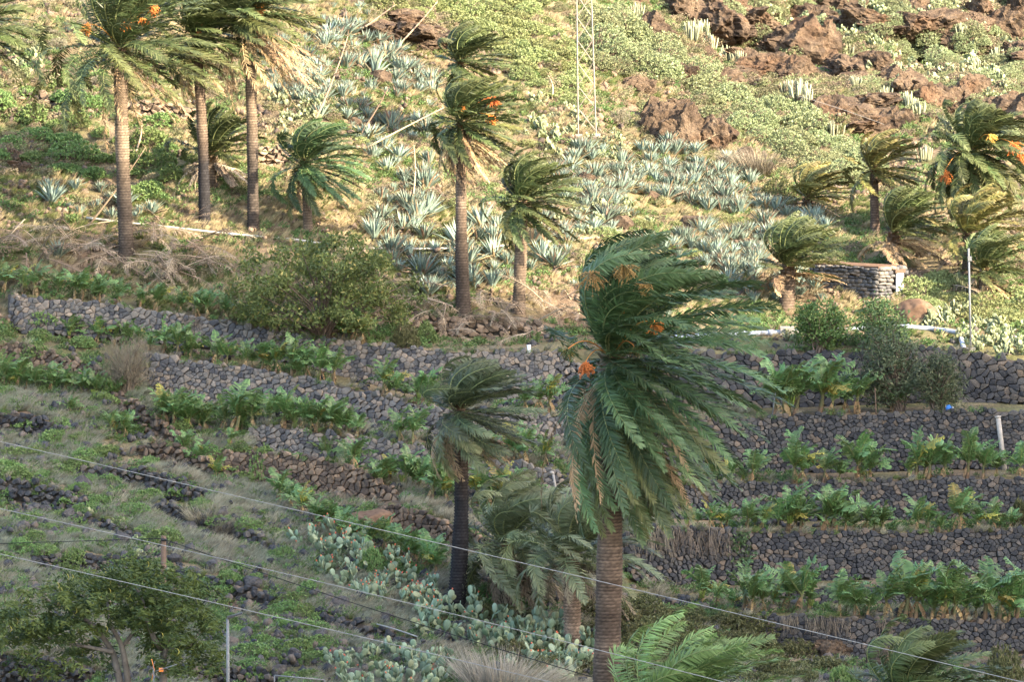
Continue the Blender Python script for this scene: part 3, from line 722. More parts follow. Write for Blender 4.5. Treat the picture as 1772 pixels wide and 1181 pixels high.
def frond(rs, L, d0, kw, kg, pairs, leaflen, lw, c0, c1, rach, start=0.2, sparse=1.0, sweep=0.16, dead=False):
    """one feather leaf: curved midrib with two ranks of leaflets, from the crown's heart (origin)"""
    N_ = 20
    s = np.linspace(0, 1, N_)
    d0 = nrm(d0)
    D = d0[None] * (1 - 0.25 * s[:, None]) + WIND[None] * (kw * s ** 1.45)[:, None] + DOWN[None] * (kg * 1.35 * s ** 2.0)[:, None]
    D = nrm(D)
    wob = rs.normal(0, 0.05, 3); D = nrm(D + wob[None] * np.sin(s * 3 + rs.rand() * 6)[:, None])
    pts = np.concatenate([[np.zeros(3)], np.cumsum((D[:-1] + D[1:]) / 2, 0)]) * (L / (N_ - 1)) + d0 * start
    T = D
    up = np.array([0, 0, 1.0])
    Nv = np.zeros((N_, 3)); a = up - T[0] * np.dot(up, T[0])
    if np.linalg.norm(a) < 0.2: a = -np.array([d0[0], d0[1], 0]) + 1e-3; a = a - T[0] * np.dot(a, T[0])
    Nv[0] = nrm(a)
    tw = rs.normal(0, 0.5)
    for i in range(1, N_):
        v = Nv[i - 1] - T[i] * np.dot(Nv[i - 1], T[i]); v = nrm(v)
        b = np.cross(T[i], v); an = tw / N_
        Nv[i] = nrm(v * math.cos(an) + b * math.sin(an))
    S = np.cross(T, Nv)
    mb = MB()
    w = rach * (1.0 - 0.85 * s)
    cr = np.asarray(c1) * 1.15 if dead else np.array([0.24, 0.25, 0.10]) * 0.8 + np.asarray(c0) * 0.5
    # midrib: three-sided rod
    V = np.stack([pts + S * w[:, None], pts - Nv * w[:, None] * 0.8, pts - S * w[:, None]], 1).reshape(-1, 3)
    i = np.arange(N_ - 1)[:, None]; j = np.arange(3)[None]; k = (j + 1) % 3
    mb.add(V, np.stack([i * 3 + j, i * 3 + k, (i + 1) * 3 + k, (i + 1) * 3 + j], -1).reshape(-1, 4), None, cr)
    u = np.linspace(0.10, 1.0, pairs); u = np.repeat(u, 2) + rs.uniform(-0.5, 0.5, pairs * 2) / pairs * 0.8
    u = np.clip(u, 0, 1); side = np.tile([1.0, -1.0], pairs)
    sparse = min(sparse, 0.93)
    if sparse < 1:
        kp = rs.rand(len(u)) < sparse; u = u[kp]; side = side[kp]
    f = u * (N_ - 1); i0 = np.clip(f.astype(int), 0, N_ - 2); fr = (f - i0)[:, None]
    g = lambda A: A[i0] * (1 - fr) + A[i0 + 1] * fr
    B = g(pts); t = nrm(g(T)); nn = nrm(g(Nv)); ss = nrm(g(S))
    prof = np.interp(u, [0.1, 0.22, 0.45, 0.75, 0.92, 1.0], [0.45, 0.85, 1.0, 0.82, 0.5, 0.26])
    ln = leaflen * prof * rs.uniform(0.82, 1.12, len(u))
    m = len(u); fw = 0.42 + 0.6 * u
    Dl = t * fw[:, None] + ss * side[:, None] * 1.0 + nn * rs.normal(0.28, 0.16, m)[:, None] + WIND[None] * sweep + DOWN[None] * (0.55 if dead else 0.14) + rs.normal(0, 0.13, (m, 3))
    Dl = nrm(Dl)
    wd = nrm(np.cross(Dl, nrm(nn + rs.normal(0, 0.3, (m, 3)))))
    bend = DOWN[None] * (ln * rs.uniform(0.05, 0.25, m))[:, None] + WIND[None] * (ln * 0.12)[:, None]
    c = np.asarray(c0)[None] * rs.uniform(0.75, 1.3, (m, 1)); tc = np.asarray(c1)[None] * rs.uniform(0.75, 1.3, (m, 1))
    tipmix = np.clip((u - 0.55) * 1.2, 0, 0.55)[:, None]
    c = c * (1 - tipmix) + tc * tipmix
    blades(mb, B, Dl, wd, ln, lw, bend, 0.42, c, c * 0.5 + tc * 0.5, 0.55, 1.0)
    return mb

def palm_trunk(base, top, r0, r1, seed, rough=0.05, dark=0.5, lean=0.0, darkh=0.5, tcol=1.0, detail=1.0):
    rs = RS(seed); base = np.asarray(base, float); top = np.asarray(top, float)
    Hh = np.linalg.norm(top - base); sp_ = 0.13 / detail; n = max(6, int(Hh / sp_)); sides = 26
    bendv = np.array([lean, 0, 0])
    V = []; C = []
    a = np.arange(sides) * 2 * np.pi / sides
    for j in range(n + 1):
        for q in (0, 1):
            f = min(1.0, (j + q * 0.72) / n); c = base + (top - base) * f + bendv * 4 * f * (1 - f)
            r = r0 + (r1 - r0) * min(1, f * 1.25)
            if f < 0.06: r *= 1 + (0.06 - f) * 4
            if f > 0.95: r *= 1 + (f - 0.95) * 2.5
            dia = 0.5 + 0.5 * np.cos(a * sides / 2 + np.pi * j)
            rr = r * (1 + (rough * (0.5 + dia) if q else -rough * 0.5) + 0.02 * rs.normal(size=sides) + 0.035 * math.sin(f * 9 + seed) + 0.03 * math.sin(f * 23 + seed * 2))
            V.append(c + np.stack([rr * np.cos(a), rr * np.sin(a), (rough * 1.2 * (dia - .5)) * r if q else 0 * a], -1))
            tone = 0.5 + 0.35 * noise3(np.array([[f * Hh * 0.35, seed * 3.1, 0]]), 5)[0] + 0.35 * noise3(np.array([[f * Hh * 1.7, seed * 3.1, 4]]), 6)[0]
            low = np.clip((darkh + 0.1 * tone - f) / 0.22, 0, 1) * dark  # darkened lower trunk: shade painted on tall left palms, own black on leaning palm
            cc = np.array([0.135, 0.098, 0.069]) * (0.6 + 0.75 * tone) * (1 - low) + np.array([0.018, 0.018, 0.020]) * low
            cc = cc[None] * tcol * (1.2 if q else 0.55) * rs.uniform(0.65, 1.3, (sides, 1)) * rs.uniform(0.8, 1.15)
            C.append(cc)
    V = np.concatenate(V); C = np.concatenate(C); m = 2 * (n + 1)
    i = np.arange(m - 1)[:, None]; j = np.arange(sides)[None]; k = (j + 1) % sides
    Q = np.stack([i * sides + j, i * sides + k, (i + 1) * sides + k, (i + 1) * sides + j], -1).reshape(-1, 4)
    mb = MB(); mb.add(V, Q, None, C); return mb

def fruit_cluster(rs, end, size, col, stalkcol=(0.55, 0.22, 0.05), strands=46, drop=1.0, spread=0.8, green=False):
    """stalk arching out of the crown to `end`, then a broom of strands with small fruits"""
    mb = MB(); end = np.asarray(end, float); dirv = nrm(end)
    s = np.linspace(0, 1, 9)[:, None]
    pts = end[None] * s + np.array([0, 0, 1.0])[None] * (np.sin(s * np.pi * 0.85) * np.linalg.norm(end) * 0.22)
    tube(mb, pts, np.linspace(0.05, 0.03, 9) * max(size, 0.6), 5, stalkcol)
    e = pts[-1]
    D = nrm(rs.normal(size=(strands, 3)) * np.array([1, 1, 0.6]) * spread + dirv * 0.5 + DOWN * 0.9 * drop + WIND * 0.35)
    Ls = size * rs.uniform(0.55, 1.0, strands)
    for d, l in zip(D, Ls):
        q = np.linspace(0, 1, 5)[:, None]
        p = e + d * l * q + DOWN * l * 0.35 * q ** 2 * drop
        c = np.asarray(col) * rs.uniform(0.75, 1.25)
        tube(mb, p, np.linspace(0.016, 0.010, 5), 3, c, False)
        # fruits along the outer half
        t = rs.uniform(0.35, 1.0, 9)[:, None]
        fp = e + d * l * t + DOWN * l * 0.35 * t ** 2 * drop + rs.normal(0, 0.02, (9, 3))
        r = 0.024
        o = np.array([[r, 0, 0], [-r, 0, 0], [0, r, 0], [0, -r, 0], [0, 0, r * 1.3], [0, 0, -r * 1.3]])
        V = (fp[:, None] + o[None]).reshape(-1, 3); b = np.arange(9)[:, None, None] * 6
        T = (b + np.array([[0, 2, 4], [2, 1, 4], [1, 3, 4], [3, 0, 4], [2, 0, 5], [1, 2, 5], [3, 1, 5], [0, 3, 5]])[None]).reshape(-1, 3)
        fc = np.array([0.05, 0.08, 0.02]) if green else c
        mb.add(V, None, T, fc)
    return mb

GREEN = dict(dk=((0.034, 0.068, 0.027), (0.085, 0.125, 0.05)), dg=((0.04, 0.08, 0.03), (0.105, 0.15, 0.06)), ol=((0.036, 0.058, 0.020), (0.115, 0.12, 0.045)), gg=((0.042, 0.064, 0.030), (0.125, 0.13, 0.07)), fr=((0.075, 0.13, 0.04), (0.16, 0.225, 0.075)), lt=((0.085, 0.112, 0.055), (0.20, 0.21, 0.115)), yl=((0.10, 0.105, 0.03), (0.22, 0.17, 0.06)),
             br=((0.22, 0.15, 0.08), (0.37, 0.26, 0.15)), pl=((0.26, 0.20, 0.14), (0.42, 0.34, 0.25)), gy=((0.15, 0.115, 0.08), (0.24, 0.19, 0.13)))

def palm(label, base, top, wpx, flen, seed, n=44, dead=10, kw=1.15, kg=0.75, el=(82, -38), pairs=68, leaf=0.62, lw=0.07, tone='ol', depth=None,
         fruits=(), lean=0.0, dark=0.5, wtop=None, deadtone='br', azoff=0.0, deadlen=0.85, rough=0.10, back=False, deadspread=1.0, trunk=True, upbias=1.0, press=0.55, fd=0.4, darkh=0.5, deadel=(-62, -22), tcol=1.0):
    rs = RS(seed)
    d = depth if depth is not None else float(dep(base[0], base[1])[0])
    b = P(base[0], base[1], d); t = P(top[0], top[1], d)
    k = F / d; L = flen / k; leaf = min(leaf, 0.125 * L + (0.12 if L > 3.2 else 0.02))
    root = thing('palm_tree', label, 'palm tree', b, 'wind-bent palms')
    r0 = wpx / k / 2; r1 = (wtop or wpx * 0.9) / k / 2
    if trunk:
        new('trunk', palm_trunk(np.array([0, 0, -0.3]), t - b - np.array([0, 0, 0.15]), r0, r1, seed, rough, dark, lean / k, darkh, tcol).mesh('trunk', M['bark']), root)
    crown = new('crown', None, root, t - b)
    # heart of the crown: stubs of old leaf bases
    hb = MB(); m = 60
    az = rs.rand(m) * 6.283; h = rs.uniform(-0.75, 0.25, m)
    D = nrm(np.stack([np.cos(az), np.sin(az), rs.uniform(0.25, 1.1, m)], -1))
    B = np.stack([np.cos(az) * r1 * 0.75, np.sin(az) * r1 * 0.75, h], -1)
    blades(hb, B, D, nrm(np.cross(D, np.array([0, 0, 1.0]))), rs.uniform(0.25, 0.5, m), 0.16, None, 0.5, np.array([0.16, 0.105, 0.06]) * rs.uniform(0.5, 1.3, (m, 1)), None, 1.0, 0.8)
    tube(hb, np.array([[0, 0, -0.9], [0, 0, -0.3], [0, 0, 0.15], [0, 0, 0.4]]), [r1 * 0.95, r1 * 1.15, r1 * 0.9, 0.05], 10, (0.10, 0.07, 0.045))
    new('leaf_bases', hb.mesh('leaf_bases', M['bark']), crown)
    c0, c1 = GREEN[tone]
    n = int(n * (1.28 if n < 100 else 1.0))
    for i in range(n):
        f = i / max(1, n - 1)
        e = math.radians(el[0] + (el[1] - el[0]) * f ** upbias + rs.normal(0, 5))
        a = i * 2.39996 + azoff + rs.normal(0, 0.12)
        d0 = np.array([math.cos(a) * math.cos(e), math.sin(a) * math.cos(e), math.sin(e)])
        if d0[0] < 0: d0[0] *= 1 - (1 - press) * min(1.0, max(0.0, 1.3 - abs(e)))
        ll = L * rs.uniform(0.88, 1.08) * (0.72 + 0.28 * min(1, f * 4))
        kk = kw * 1.35 * rs.uniform(0.75, 1.25) * (0.75 + 0.35 * (1 - f)); gg = kg * rs.uniform(0.7, 1.25) * (0.45 + 0.75 * f)
        cc0, cc1 = np.array(c0), np.array(c1)
        if f > 0.72 and rs.rand() < 0.6:
            y0, y1 = GREEN['yl']; mx = rs.uniform(0.15, 0.55); cc0 = cc0 * (1 - mx) + np.array(y0) * mx; cc1 = cc1 * (1 - mx) + np.array(y1) * mx
        v = rs.uniform(0.62, 1.4)
        mb = frond(rs, ll, d0, kk, gg, pairs, leaf, lw, cc0 * v, cc1 * v, 0.045)
        new('frond', mb.mesh('frond', M['frond']), crown)
    for i in range(dead):
        e = math.radians(rs.uniform(*deadel)); a = rs.uniform(0, 6.283)
        if rs.rand() < 0.35: a = rs.normal(0, 0.7)
        d0 = np.array([math.cos(a) * math.cos(e) * deadspread, math.sin(a) * math.cos(e) * deadspread, math.sin(e)])
        cc0, cc1 = GREEN[deadtone]; v = rs.uniform(0.7, 1.25)
        mb = frond(rs, L * deadlen * rs.uniform(0.75, 1.1), d0, kw * 0.75, kg * 1.5, int(pairs * 0.7), leaf * 0.75, lw * 0.7, np.array(cc0) * v, np.array(cc1) * v, 0.03, 0.1, 0.7, 0.25, True)
        o = new('dead_frond', mb.mesh('dead_frond', M['dry']), crown, (0, 0, -0.35))
        o['label'] = 'dry brown frond hanging below the crown'
    for (fx, fy, fs, colr, green) in fruits:
        e = P(fx, fy, d - fd) - t
        mb = fruit_cluster(rs, e, fs * 0.75, colr, green=green)
        new('fruit_cluster', mb.mesh('fruit_cluster', M['fruit']), crown)
    return root

OR = (0.50, 0.15, 0.035); OB = (0.27, 0.155, 0.05)
palm('large dark green palm with orange fruit clusters, nearest and tallest, bent over the terraces', (1044, 1290), (1058, 622), 45, 304, 11, n=154, dead=16, kw=1.0, kg=1.0, el=(86, -80), press=0.2, fd=2.4, pairs=84,
     leaf=0.70, lw=0.075, tone='dg', wtop=41, dark=0.15, rough=0.06, lean=4, deadlen=1.0,
     fruits=[(1012, 640, 0.62, OR, False), (1132, 572, 0.62, OR, False), (982, 618, 0.5, OB, True), (1098, 612, 0.5, OB, True), (1024, 490, 1.0, OB, False), (1078, 478, 0.9, OB, False), (1110, 505, .7, OB, False)])
palm('slender dark palm on a black leaning trunk, its crown blown flat over the stone walls', (787, 1062), (795, 712), 30, 138, 12, n=46, dead=18, kw=1.75, kg=0.5, el=(82, -50), pairs=68, leaf=0.6, lw=0.055, tone='gg', wtop=22, lean=7, dark=0.96, darkh=0.8, azoff=0.5)
palm('tallest left palm with orange fruit, its wide crown touching the top edge', (220, 442), (208, 85), 25, 200, 13, n=66, dead=8, kw=0.9, kg=0.62, el=(84, -24), press=0.95, fd=1.4, tone='ol', wtop=22, lean=-2, dark=0.55,
     fruits=[(262, 22, 0.6, OR, False), (148, 50, 0.6, OR, False), (216, 44, 0.6, OR, False), (245, 40, .5, OR, False)])
palm('second tall left palm with orange fruit and shade painted on its lower trunk', (354, 388), (340, 62), 20, 125, 14, n=46, dead=8, kw=1.45, kg=0.55, el=(84, -20), tone='ol', wtop=16, lean=3, dark=0.95, fruits=[(341, 44, 0.6, OR, False)])
palm('third tall left palm with a hanging brown skirt, beside the agaves', (438, 402), (430, 22), 20, 125, 15, n=46, dead=34, kw=1.45, kg=0.55, el=(84, -15), tone='ol', wtop=17, deadlen=1.3, deadel=(-65, -25), lean=2, dark=0.7, fruits=[(445, 12, .6, OR, False)])
palm('palm cut off by the left edge, only its drooping fronds in view', (-62, 420), (-55, 55), 24, 118, 16, n=42, dead=4, kw=1.2, kg=0.9, tone='ol', dark=.5)
palm('short palm with a pale dead skirt behind the second tall trunk', (366, 325), (366, 268), 18, 98, 17, n=36, dead=30, kw=0.7, kg=0.5, el=(85, 5), tone='ol', deadtone='pl', deadlen=0.8, deadel=(-40, -5))
palm('small palm with a short brown trunk left of the big round bush', (534, 405), (528, 285), 16, 108, 18, n=42, dead=3, kw=1.2, kg=0.8, el=(84, -40), tone='dk', dark=0.2)
palm('tall slim palm in the middle with a golden trunk and brown skirt', (803, 545), (799, 210), 25, 108, 19, n=50, dead=26, deadlen=1.0, kw=1.4, kg=0.55, el=(86, -40), tone='ol', wtop=16, lean=-3, dark=0.45,
     fruits=[(852, 176, 0.7, OR, False), (848, 205, 0.6, OR, False), (796, 186, .5, OR, False)])
palm('farther palm whose crown shows just above the tall slim palm', (812, 285), (796, 108), 15, 92, 20, n=36, dead=10, kw=1.5, kg=0.6, tone='ol', wtop=14)
palm('medium palm with a straight orange-brown trunk right of the tall slim palm', (897, 542), (904, 350), 23, 108, 21, n=46, dead=4, kw=1.1, kg=0.6, el=(86, -35), tone='ol', wtop=19, dark=0.25)
palm('low palm with a shaggy dead skirt left of the big trunk', (878, 1050), (876, 945), 26, 165, 22, n=42, dead=26, kw=1.15, kg=1.0, el=(84, -25), pairs=64, tone='lt', press=0.8, deadtone='gy', deadlen=0.75, dark=.6)
palm('stout palm with a scaly pale trunk just behind the big trunk', (992, 1126), (988, 962), 27, 165, 23, n=44, dead=12, kw=0.95, kg=1.0, el=(84, -12), pairs=64, tone='lt', press=0.9, deadel=(-35, 0), deadtone='gy', wtop=26, rough=0.16, dark=0.0, tcol=1.9)
palm('bright green palm rising from the bottom edge under the big palm', (1176, 1330), (1150, 1282), 40, 262, 24, n=50, dead=4, kw=1.05, kg=0.6, el=(86, -10), pairs=70, leaf=0.7, lw=0.066, tone='fr', dark=0.2)
palm('pale green palm tips rising from the bottom edge at the right', (1580, 1290), (1566, 1216), 26, 175, 25, n=40, dead=4, kw=1.1, kg=0.6, el=(86, -20), tone='ol')
palm('slim palm with a smooth trunk standing above the stone hut', (1515, 408), (1512, 296), 17, 92, 26, n=32, dead=8, kw=1.3, kg=0.6, el=(84, -18), tone='yl', wtop=14, dark=0.2, deadel=(-30, 0))
palm('sturdy palm with a knobbly sunlit trunk left of the stone hut', (1361, 534), (1364, 462), 29, 108, 27, n=42, dead=22, kw=1.3, kg=0.35, el=(86, 0), tone='ol', wtop=24, rough=0.1, dark=0.3, deadspread=1.8, deadel=(-22, 8))
palm('small leaning palm beside the dark round shrub on the upper slope', (1408, 372), (1398, 342), 15, 78, 28, n=26, dead=8, kw=1.5, kg=0.5, el=(80, -5), tone='yl', deadel=(-20, 5))
palm('bushy palm with an orange-brown skirt directly behind the stone hut', (1550, 468), (1546, 405), 22, 100, 29, press=0.1, n=36, dead=26, kw=1.2, kg=0.4, el=(84, 0), tone='ol', deadlen=0.9, deadel=(-30, 5))
palm('large fruiting palm at the right edge with a hanging dark green crown', (1684, 440), (1682, 262), 20, 118, 30, n=70, dead=6, kw=0.75, kg=1.1, el=(82, -60), press=0.9, fd=1.6, tone='ol', fruits=[(1752, 256, 0.8, OR, False), (1636, 302, 0.8, OR, False), (1712, 240, .6, (0.4, .22, .05), False), (1765, 275, .7, OR, False)])
palm('yellowish palm in front of the fruiting palm at the right edge', (1672, 492), (1676, 405), 20, 104, 31, n=38, dead=12, kw=1.15, kg=0.5, el=(84, -5), tone='yl', wtop=17, dark=.4, deadel=(-30, 5))
palm('low palm with a spreading brown skirt by the steel post', (1706, 520), (1704, 470), 22, 96, 32, n=34, dead=34, kw=1.1, kg=0.5, el=(80, -5), tone='ol', deadlen=1.0)
# ------------------------------------------------------------------ banana plants
def banana_leaf(seed, dead=False):
    """leaf blade about 1 long along +x arching down, wind-torn into strips"""
    rs = RS(seed); n = 13
    s = np.linspace(0, 1, n)
    lift = rs.uniform(0.1, 0.3); drop = rs.uniform(0.3, 0.7) if not dead else 1.5
    z = lift * s - drop * s ** 2.3 * 0.75; x = s * (1 - 0.18 * s)
    if dead: z = 0.1 * s - 0.95 * s ** 1.3; x = 0.32 * np.sin(s * 2.0)
    pts = np.stack([x, 0.10 * s ** 2 * rs.normal(), z], -1)
    T = nrm(np.gradient(pts, axis=0)); S = np.tile([0, 1.0, 0], (n, 1)); Nn = np.cross(T, S)
    mb = MB()
    g0, g1 = ((0.08, 0.15, 0.042), (0.155, 0.235, 0.078)) if not dead else ((0.22, 0.14, 0.07), (0.34, 0.24, 0.13))
    if not dead and seed == 14: g0, g1 = (0.20, 0.20, 0.04), (0.36, 0.28, 0.05)
    tube(mb, pts - Nn * 0.008, np.linspace(0.022, 0.006, n), 4, np.array([0.17, 0.20, 0.07]) if not dead else np.array(g0), False)
    m = 17
    for side in (1, -1):
        e = np.linspace(0.10, 1.0, m + 1); wd_ = 0.165 * np.sin(np.pi * np.clip(e * 0.97 + 0.02, 0, 1) ** 0.8) ** 0.55 + 0.015
        dr = rs.normal(-0.15, 0.3) if not dead else -1.2
        for q in range(m):
            if dead and rs.rand() < 0.3: continue
            torn = rs.rand() < 0.7
            if torn: dr = rs.normal(-0.15, 0.38) if not dead else -1.2
            a, b = e[q], e[q + 1] - (0.016 if torn else 0.0)
            pa, pb = [np.array([np.interp(v, s, pts[:, k]) for k in range(3)]) for v in (a, b)]
            t = nrm(pb - pa); nn = nrm(np.cross(t, [0, 1.0, 0])); k_ = (0.6 if dead else 1)
            oa = (np.array([0, side, 0]) + nn * dr + t * 0.3) * wd_[q] * k_ * rs.uniform(0.9, 1.05); ob = (np.array([0, side, 0]) + nn * dr + t * 0.3) * wd_[q + 1] * k_ * rs.uniform(0.9, 1.05)
            if torn and rs.rand() < 0.5: ob = ob * 0.8
            c = np.array(g0) * rs.uniform(0.8, 1.25); c2 = np.array(g1) * rs.uniform(0.8, 1.25)
            mb.add([pa, pb, pb + ob * 0.5 + nn * 0.02, pa + oa * 0.5 + nn * 0.02, pb + ob, pa + oa], [[0, 1, 2, 3], [3, 2, 4, 5]], None, [c2, c2, c, c, c2, c2])
    return mb
BLEAF = [banana_leaf(i).mesh('leaf', M['banana']) for i in range(1, 15)]
BDEAD = [banana_leaf(40 + i, True).mesh('dry_leaf', M['dry']) for i in range(4)]
def _stem(seed):
    rs = RS(seed); n = 8; z = np.linspace(-0.15, 1.0, n); mb = MB()
    c = np.array([[0.17, 0.115, 0.07]]) * rs.uniform(0.7, 1.2, (n, 1)); c[n // 2:] = np.array([0.12, 0.115, 0.055])
    tube(mb, np.stack([0.04 * np.sin(z * 2), 0 * z, z], -1), np.linspace(0.115, 0.06, n), 8, c); return mb
BSTEM = [_stem(60 + i).mesh('stem', M['bark']) for i in range(3)]
def _bunch():
    mb = MB(); rs = RS(5)
    tube(mb, [[0, 0, 0.1], [0.12, 0, 0.12], [0.2, 0, 0], [0.2, 0, -0.5]], 0.02, 5, (0.14, 0.16, 0.05))
    for k in range(6):
        for a in np.arange(0, 6.28, 0.75):
            r = 0.14 - 0.012 * k; p = np.array([0.2 + r * math.cos(a) * .5, r * math.sin(a) * .5, -0.06 * k])
            q = p + np.array([math.cos(a) * r, math.sin(a) * r, 0.05]); tube(mb, [p, (p + q) / 2 + [0, 0, -0.03], q + [0, 0, .05]], [0.012, 0.024, 0.01], 5, (0.16, 0.22, 0.04))
    return mb
BBUNCH = _bunch().mesh('banana_bunch', M['fruit'])

def banana(px, py, hpx, seed, label, group, stemk=0.34):
    rs = RS(seed); d = float(dep(px, py)[0]); b = P(px, py, d); h = hpx / (F / d)
    root = thing('banana_plant', label, 'banana plant', b, group)
    sh = h * stemk
    new('stem', BSTEM[seed % 3], root, (0, 0, 0), (rs.normal(0, .06), rs.normal(0.08, .06), 0), (h * 0.4, h * 0.4, sh))
    n = rs.randint(7, 12); top = np.array([sh * 0.1, 0, sh * 0.97])
    for i in range(n):
        az = i * 2.4 + rs.normal(0, 0.3); f = i / n
        # wind swings the leaves to +x
        az = math.atan2(math.sin(az), math.cos(az) + 0.55)
        pitch = -math.radians(80 - 62 * f + rs.normal(0, 8))
        L = h * rs.uniform(0.68, 0.95)
        new('leaf', BLEAF[rs.randint(0, 13) if rs.rand() < 0.96 else 13], root, top, (rs.normal(0.0, 0.35), pitch, az), (L, L * rs.uniform(0.85, 1.15), L))
    for i in range(rs.randint(1, 4)):
        new('dry_leaf', BDEAD[rs.randint(4)], root, top * 0.92, (0, 0, rs.rand() * 6.28), h * rs.uniform(0.35, 0.5))
    if seed % 9 == 4: new('banana_bunch', BBUNCH, root, top * 0.95, (0, 0, rs.rand() * 6), h * 0.45)

BROWS = [
 ('on the terrace under the dark boulder wall', [(1340, 722, 92), (1374, 721, 92), (1418, 720, 100), (1438, 720, 70), (1480, 716, 74), (1545, 713, 46), (1614, 711, 26)]),
 ('on the terrace with the leaning pale pipe', [(1230, 833, 46), (1262, 836, 42), (1300, 838, 60), (1372, 838, 80), (1386, 838, 64), (1424, 836, 58), (1480, 834, 84), (1503, 833, 56), (1570, 831, 42), (1584, 830, 78), (1606, 829, 66), (1632, 829, 62), (1673, 829, 74), (1700, 829, 60), (1764, 829, 60)]),
 ('above the wall with hanging creeper', [(1190, 915, 40), (1228, 916, 46), (1256, 917, 44), (1292, 919, 54), (1318, 920, 48), (1344, 920, 50), (1362, 920, 74), (1384, 921, 66), (1427, 921, 66), (1440, 921, 80), (1462, 922, 50), (1498, 922, 52), (1524, 922, 50), (1586, 921, 56), (1604, 921, 50), (1658, 920, 76), (1688, 920, 50), (1716, 919, 48), (1748, 919, 36)]),
 ('in the lowest right row', [(1213, 1048, 66), (1240, 1052, 46), (1286, 1058, 78), (1300, 1062, 70), (1316, 1060, 62), (1362, 1058, 80), (1384, 1062, 86), (1398, 1060, 56), (1450, 1067, 68), (1478, 1068, 60), (1502, 1070, 50), (1530, 1071, 84), (1565, 1074, 104), (1584, 1074, 92), (1612, 1075, 60), (1630, 1076, 92), (1650, 1076, 80), (1668, 1075, 64), (1704, 1074, 98), (1730, 1076, 78), (1758, 1076, 96)]),
 ('above the long curving grey wall', [(8, 507, 52), (38, 509, 48), (58, 510, 54), (98, 513, 44), (128, 516, 46), (142, 519, 50), (172, 523, 46), (204, 527, 40), (242, 535, 44), (270, 538, 46), (338, 549, 46), (356, 551, 50), (388, 557, 48), (446, 566, 42), (470, 569, 30), (528, 580, 42), (548, 585, 50), (576, 588, 48), (612, 592, 54), (626, 593, 46)]),
 ('between the two long grey walls', [(120, 588, 40), (168, 594, 42), (215, 600, 46), (238, 606, 44), (282, 612, 56), (306, 618, 58), (330, 622, 46), (372, 630, 52), (392, 632, 44), (424, 638, 44), (452, 641, 48), (476, 647, 56), (504, 650, 62), (528, 655, 54), (552, 660, 58), (576, 664, 64), (662, 684, 60), (684, 690, 42), (720, 699, 52), (742, 703, 58), (930, 714, 60), (948, 716, 66), (905, 712, 50)]),
 ('in front of the pale grey wall', [(282, 735, 60), (300, 742, 66), (326, 748, 62), (352, 750, 54), (386, 748, 60), (406, 752, 88), (432, 746, 70), (466, 738, 54), (490, 741, 62), (524, 746, 56), (548, 749, 60), (572, 752, 62), (598, 756, 50), (618, 760, 46), (690, 768, 58), (712, 772, 66), (846, 795, 50), (880, 799, 60), (905, 804, 64), (940, 806, 52)]),
 ('in front of the short brown wall', [(6, 668, 54), (30, 672, 50), (58, 678, 44), (88, 682, 52), (112, 684, 46), (140, 688, 50), (164, 692, 46), (196, 696, 42), (120, 720, 34)]),
 ('in the row under the bent mid palm', [(560, 806, 50), (594, 846, 70), (610, 812, 56), (648, 850, 60), (672, 838, 52), (700, 848, 66), (724, 852, 62), (748, 868, 74), (768, 872, 60), (822, 876, 72), (842, 880, 66), (862, 884, 76), (886, 882, 60), (902, 872, 56), (925, 878, 46)]),
 ('in the clump above the prickly pears', [(482, 872, 58), (500, 884, 50), (520, 896, 56), (543, 912, 52), (566, 918, 50), (590, 934, 56), (612, 944, 50), (640, 952, 54), (664, 958, 58), (690, 966, 56), (714, 974, 48), (738, 988, 60), (752, 996, 50)]),
 ('scattered on the stony left slope', [(214, 758, 46), (190, 752, 40), (338, 812, 42), (318, 790, 44), (352, 806, 36), (398, 776, 40), (372, 832, 40)]),
]
_bs = 1000
for _where, _row in BROWS:
    _row = sorted(_row); _rs = RS(len(_row) + len(_where))
    _row = sorted(_row + [(a[0] * (1 - t) + b[0] * t, a[1] * (1 - t) + b[1] * t + _rs.uniform(-4, 2), min(a[2], b[2]) * _rs.uniform(0.55, 0.9)) for a, b in zip(_row, _row[1:]) if 20 < b[0] - a[0] < 70 and abs(a[1] - b[1]) < 16 and _rs.rand() < 0.62 for t in (_rs.uniform(.35, .65),)])
    for _k, (_x, _y, _h) in enumerate(_row):
        _bs += 1
        banana(_x, _y, _h * 1.12, _bs, 'banana plant, %s from the left %s' % (ORD[_k], _where), 'banana plants ' + _where)

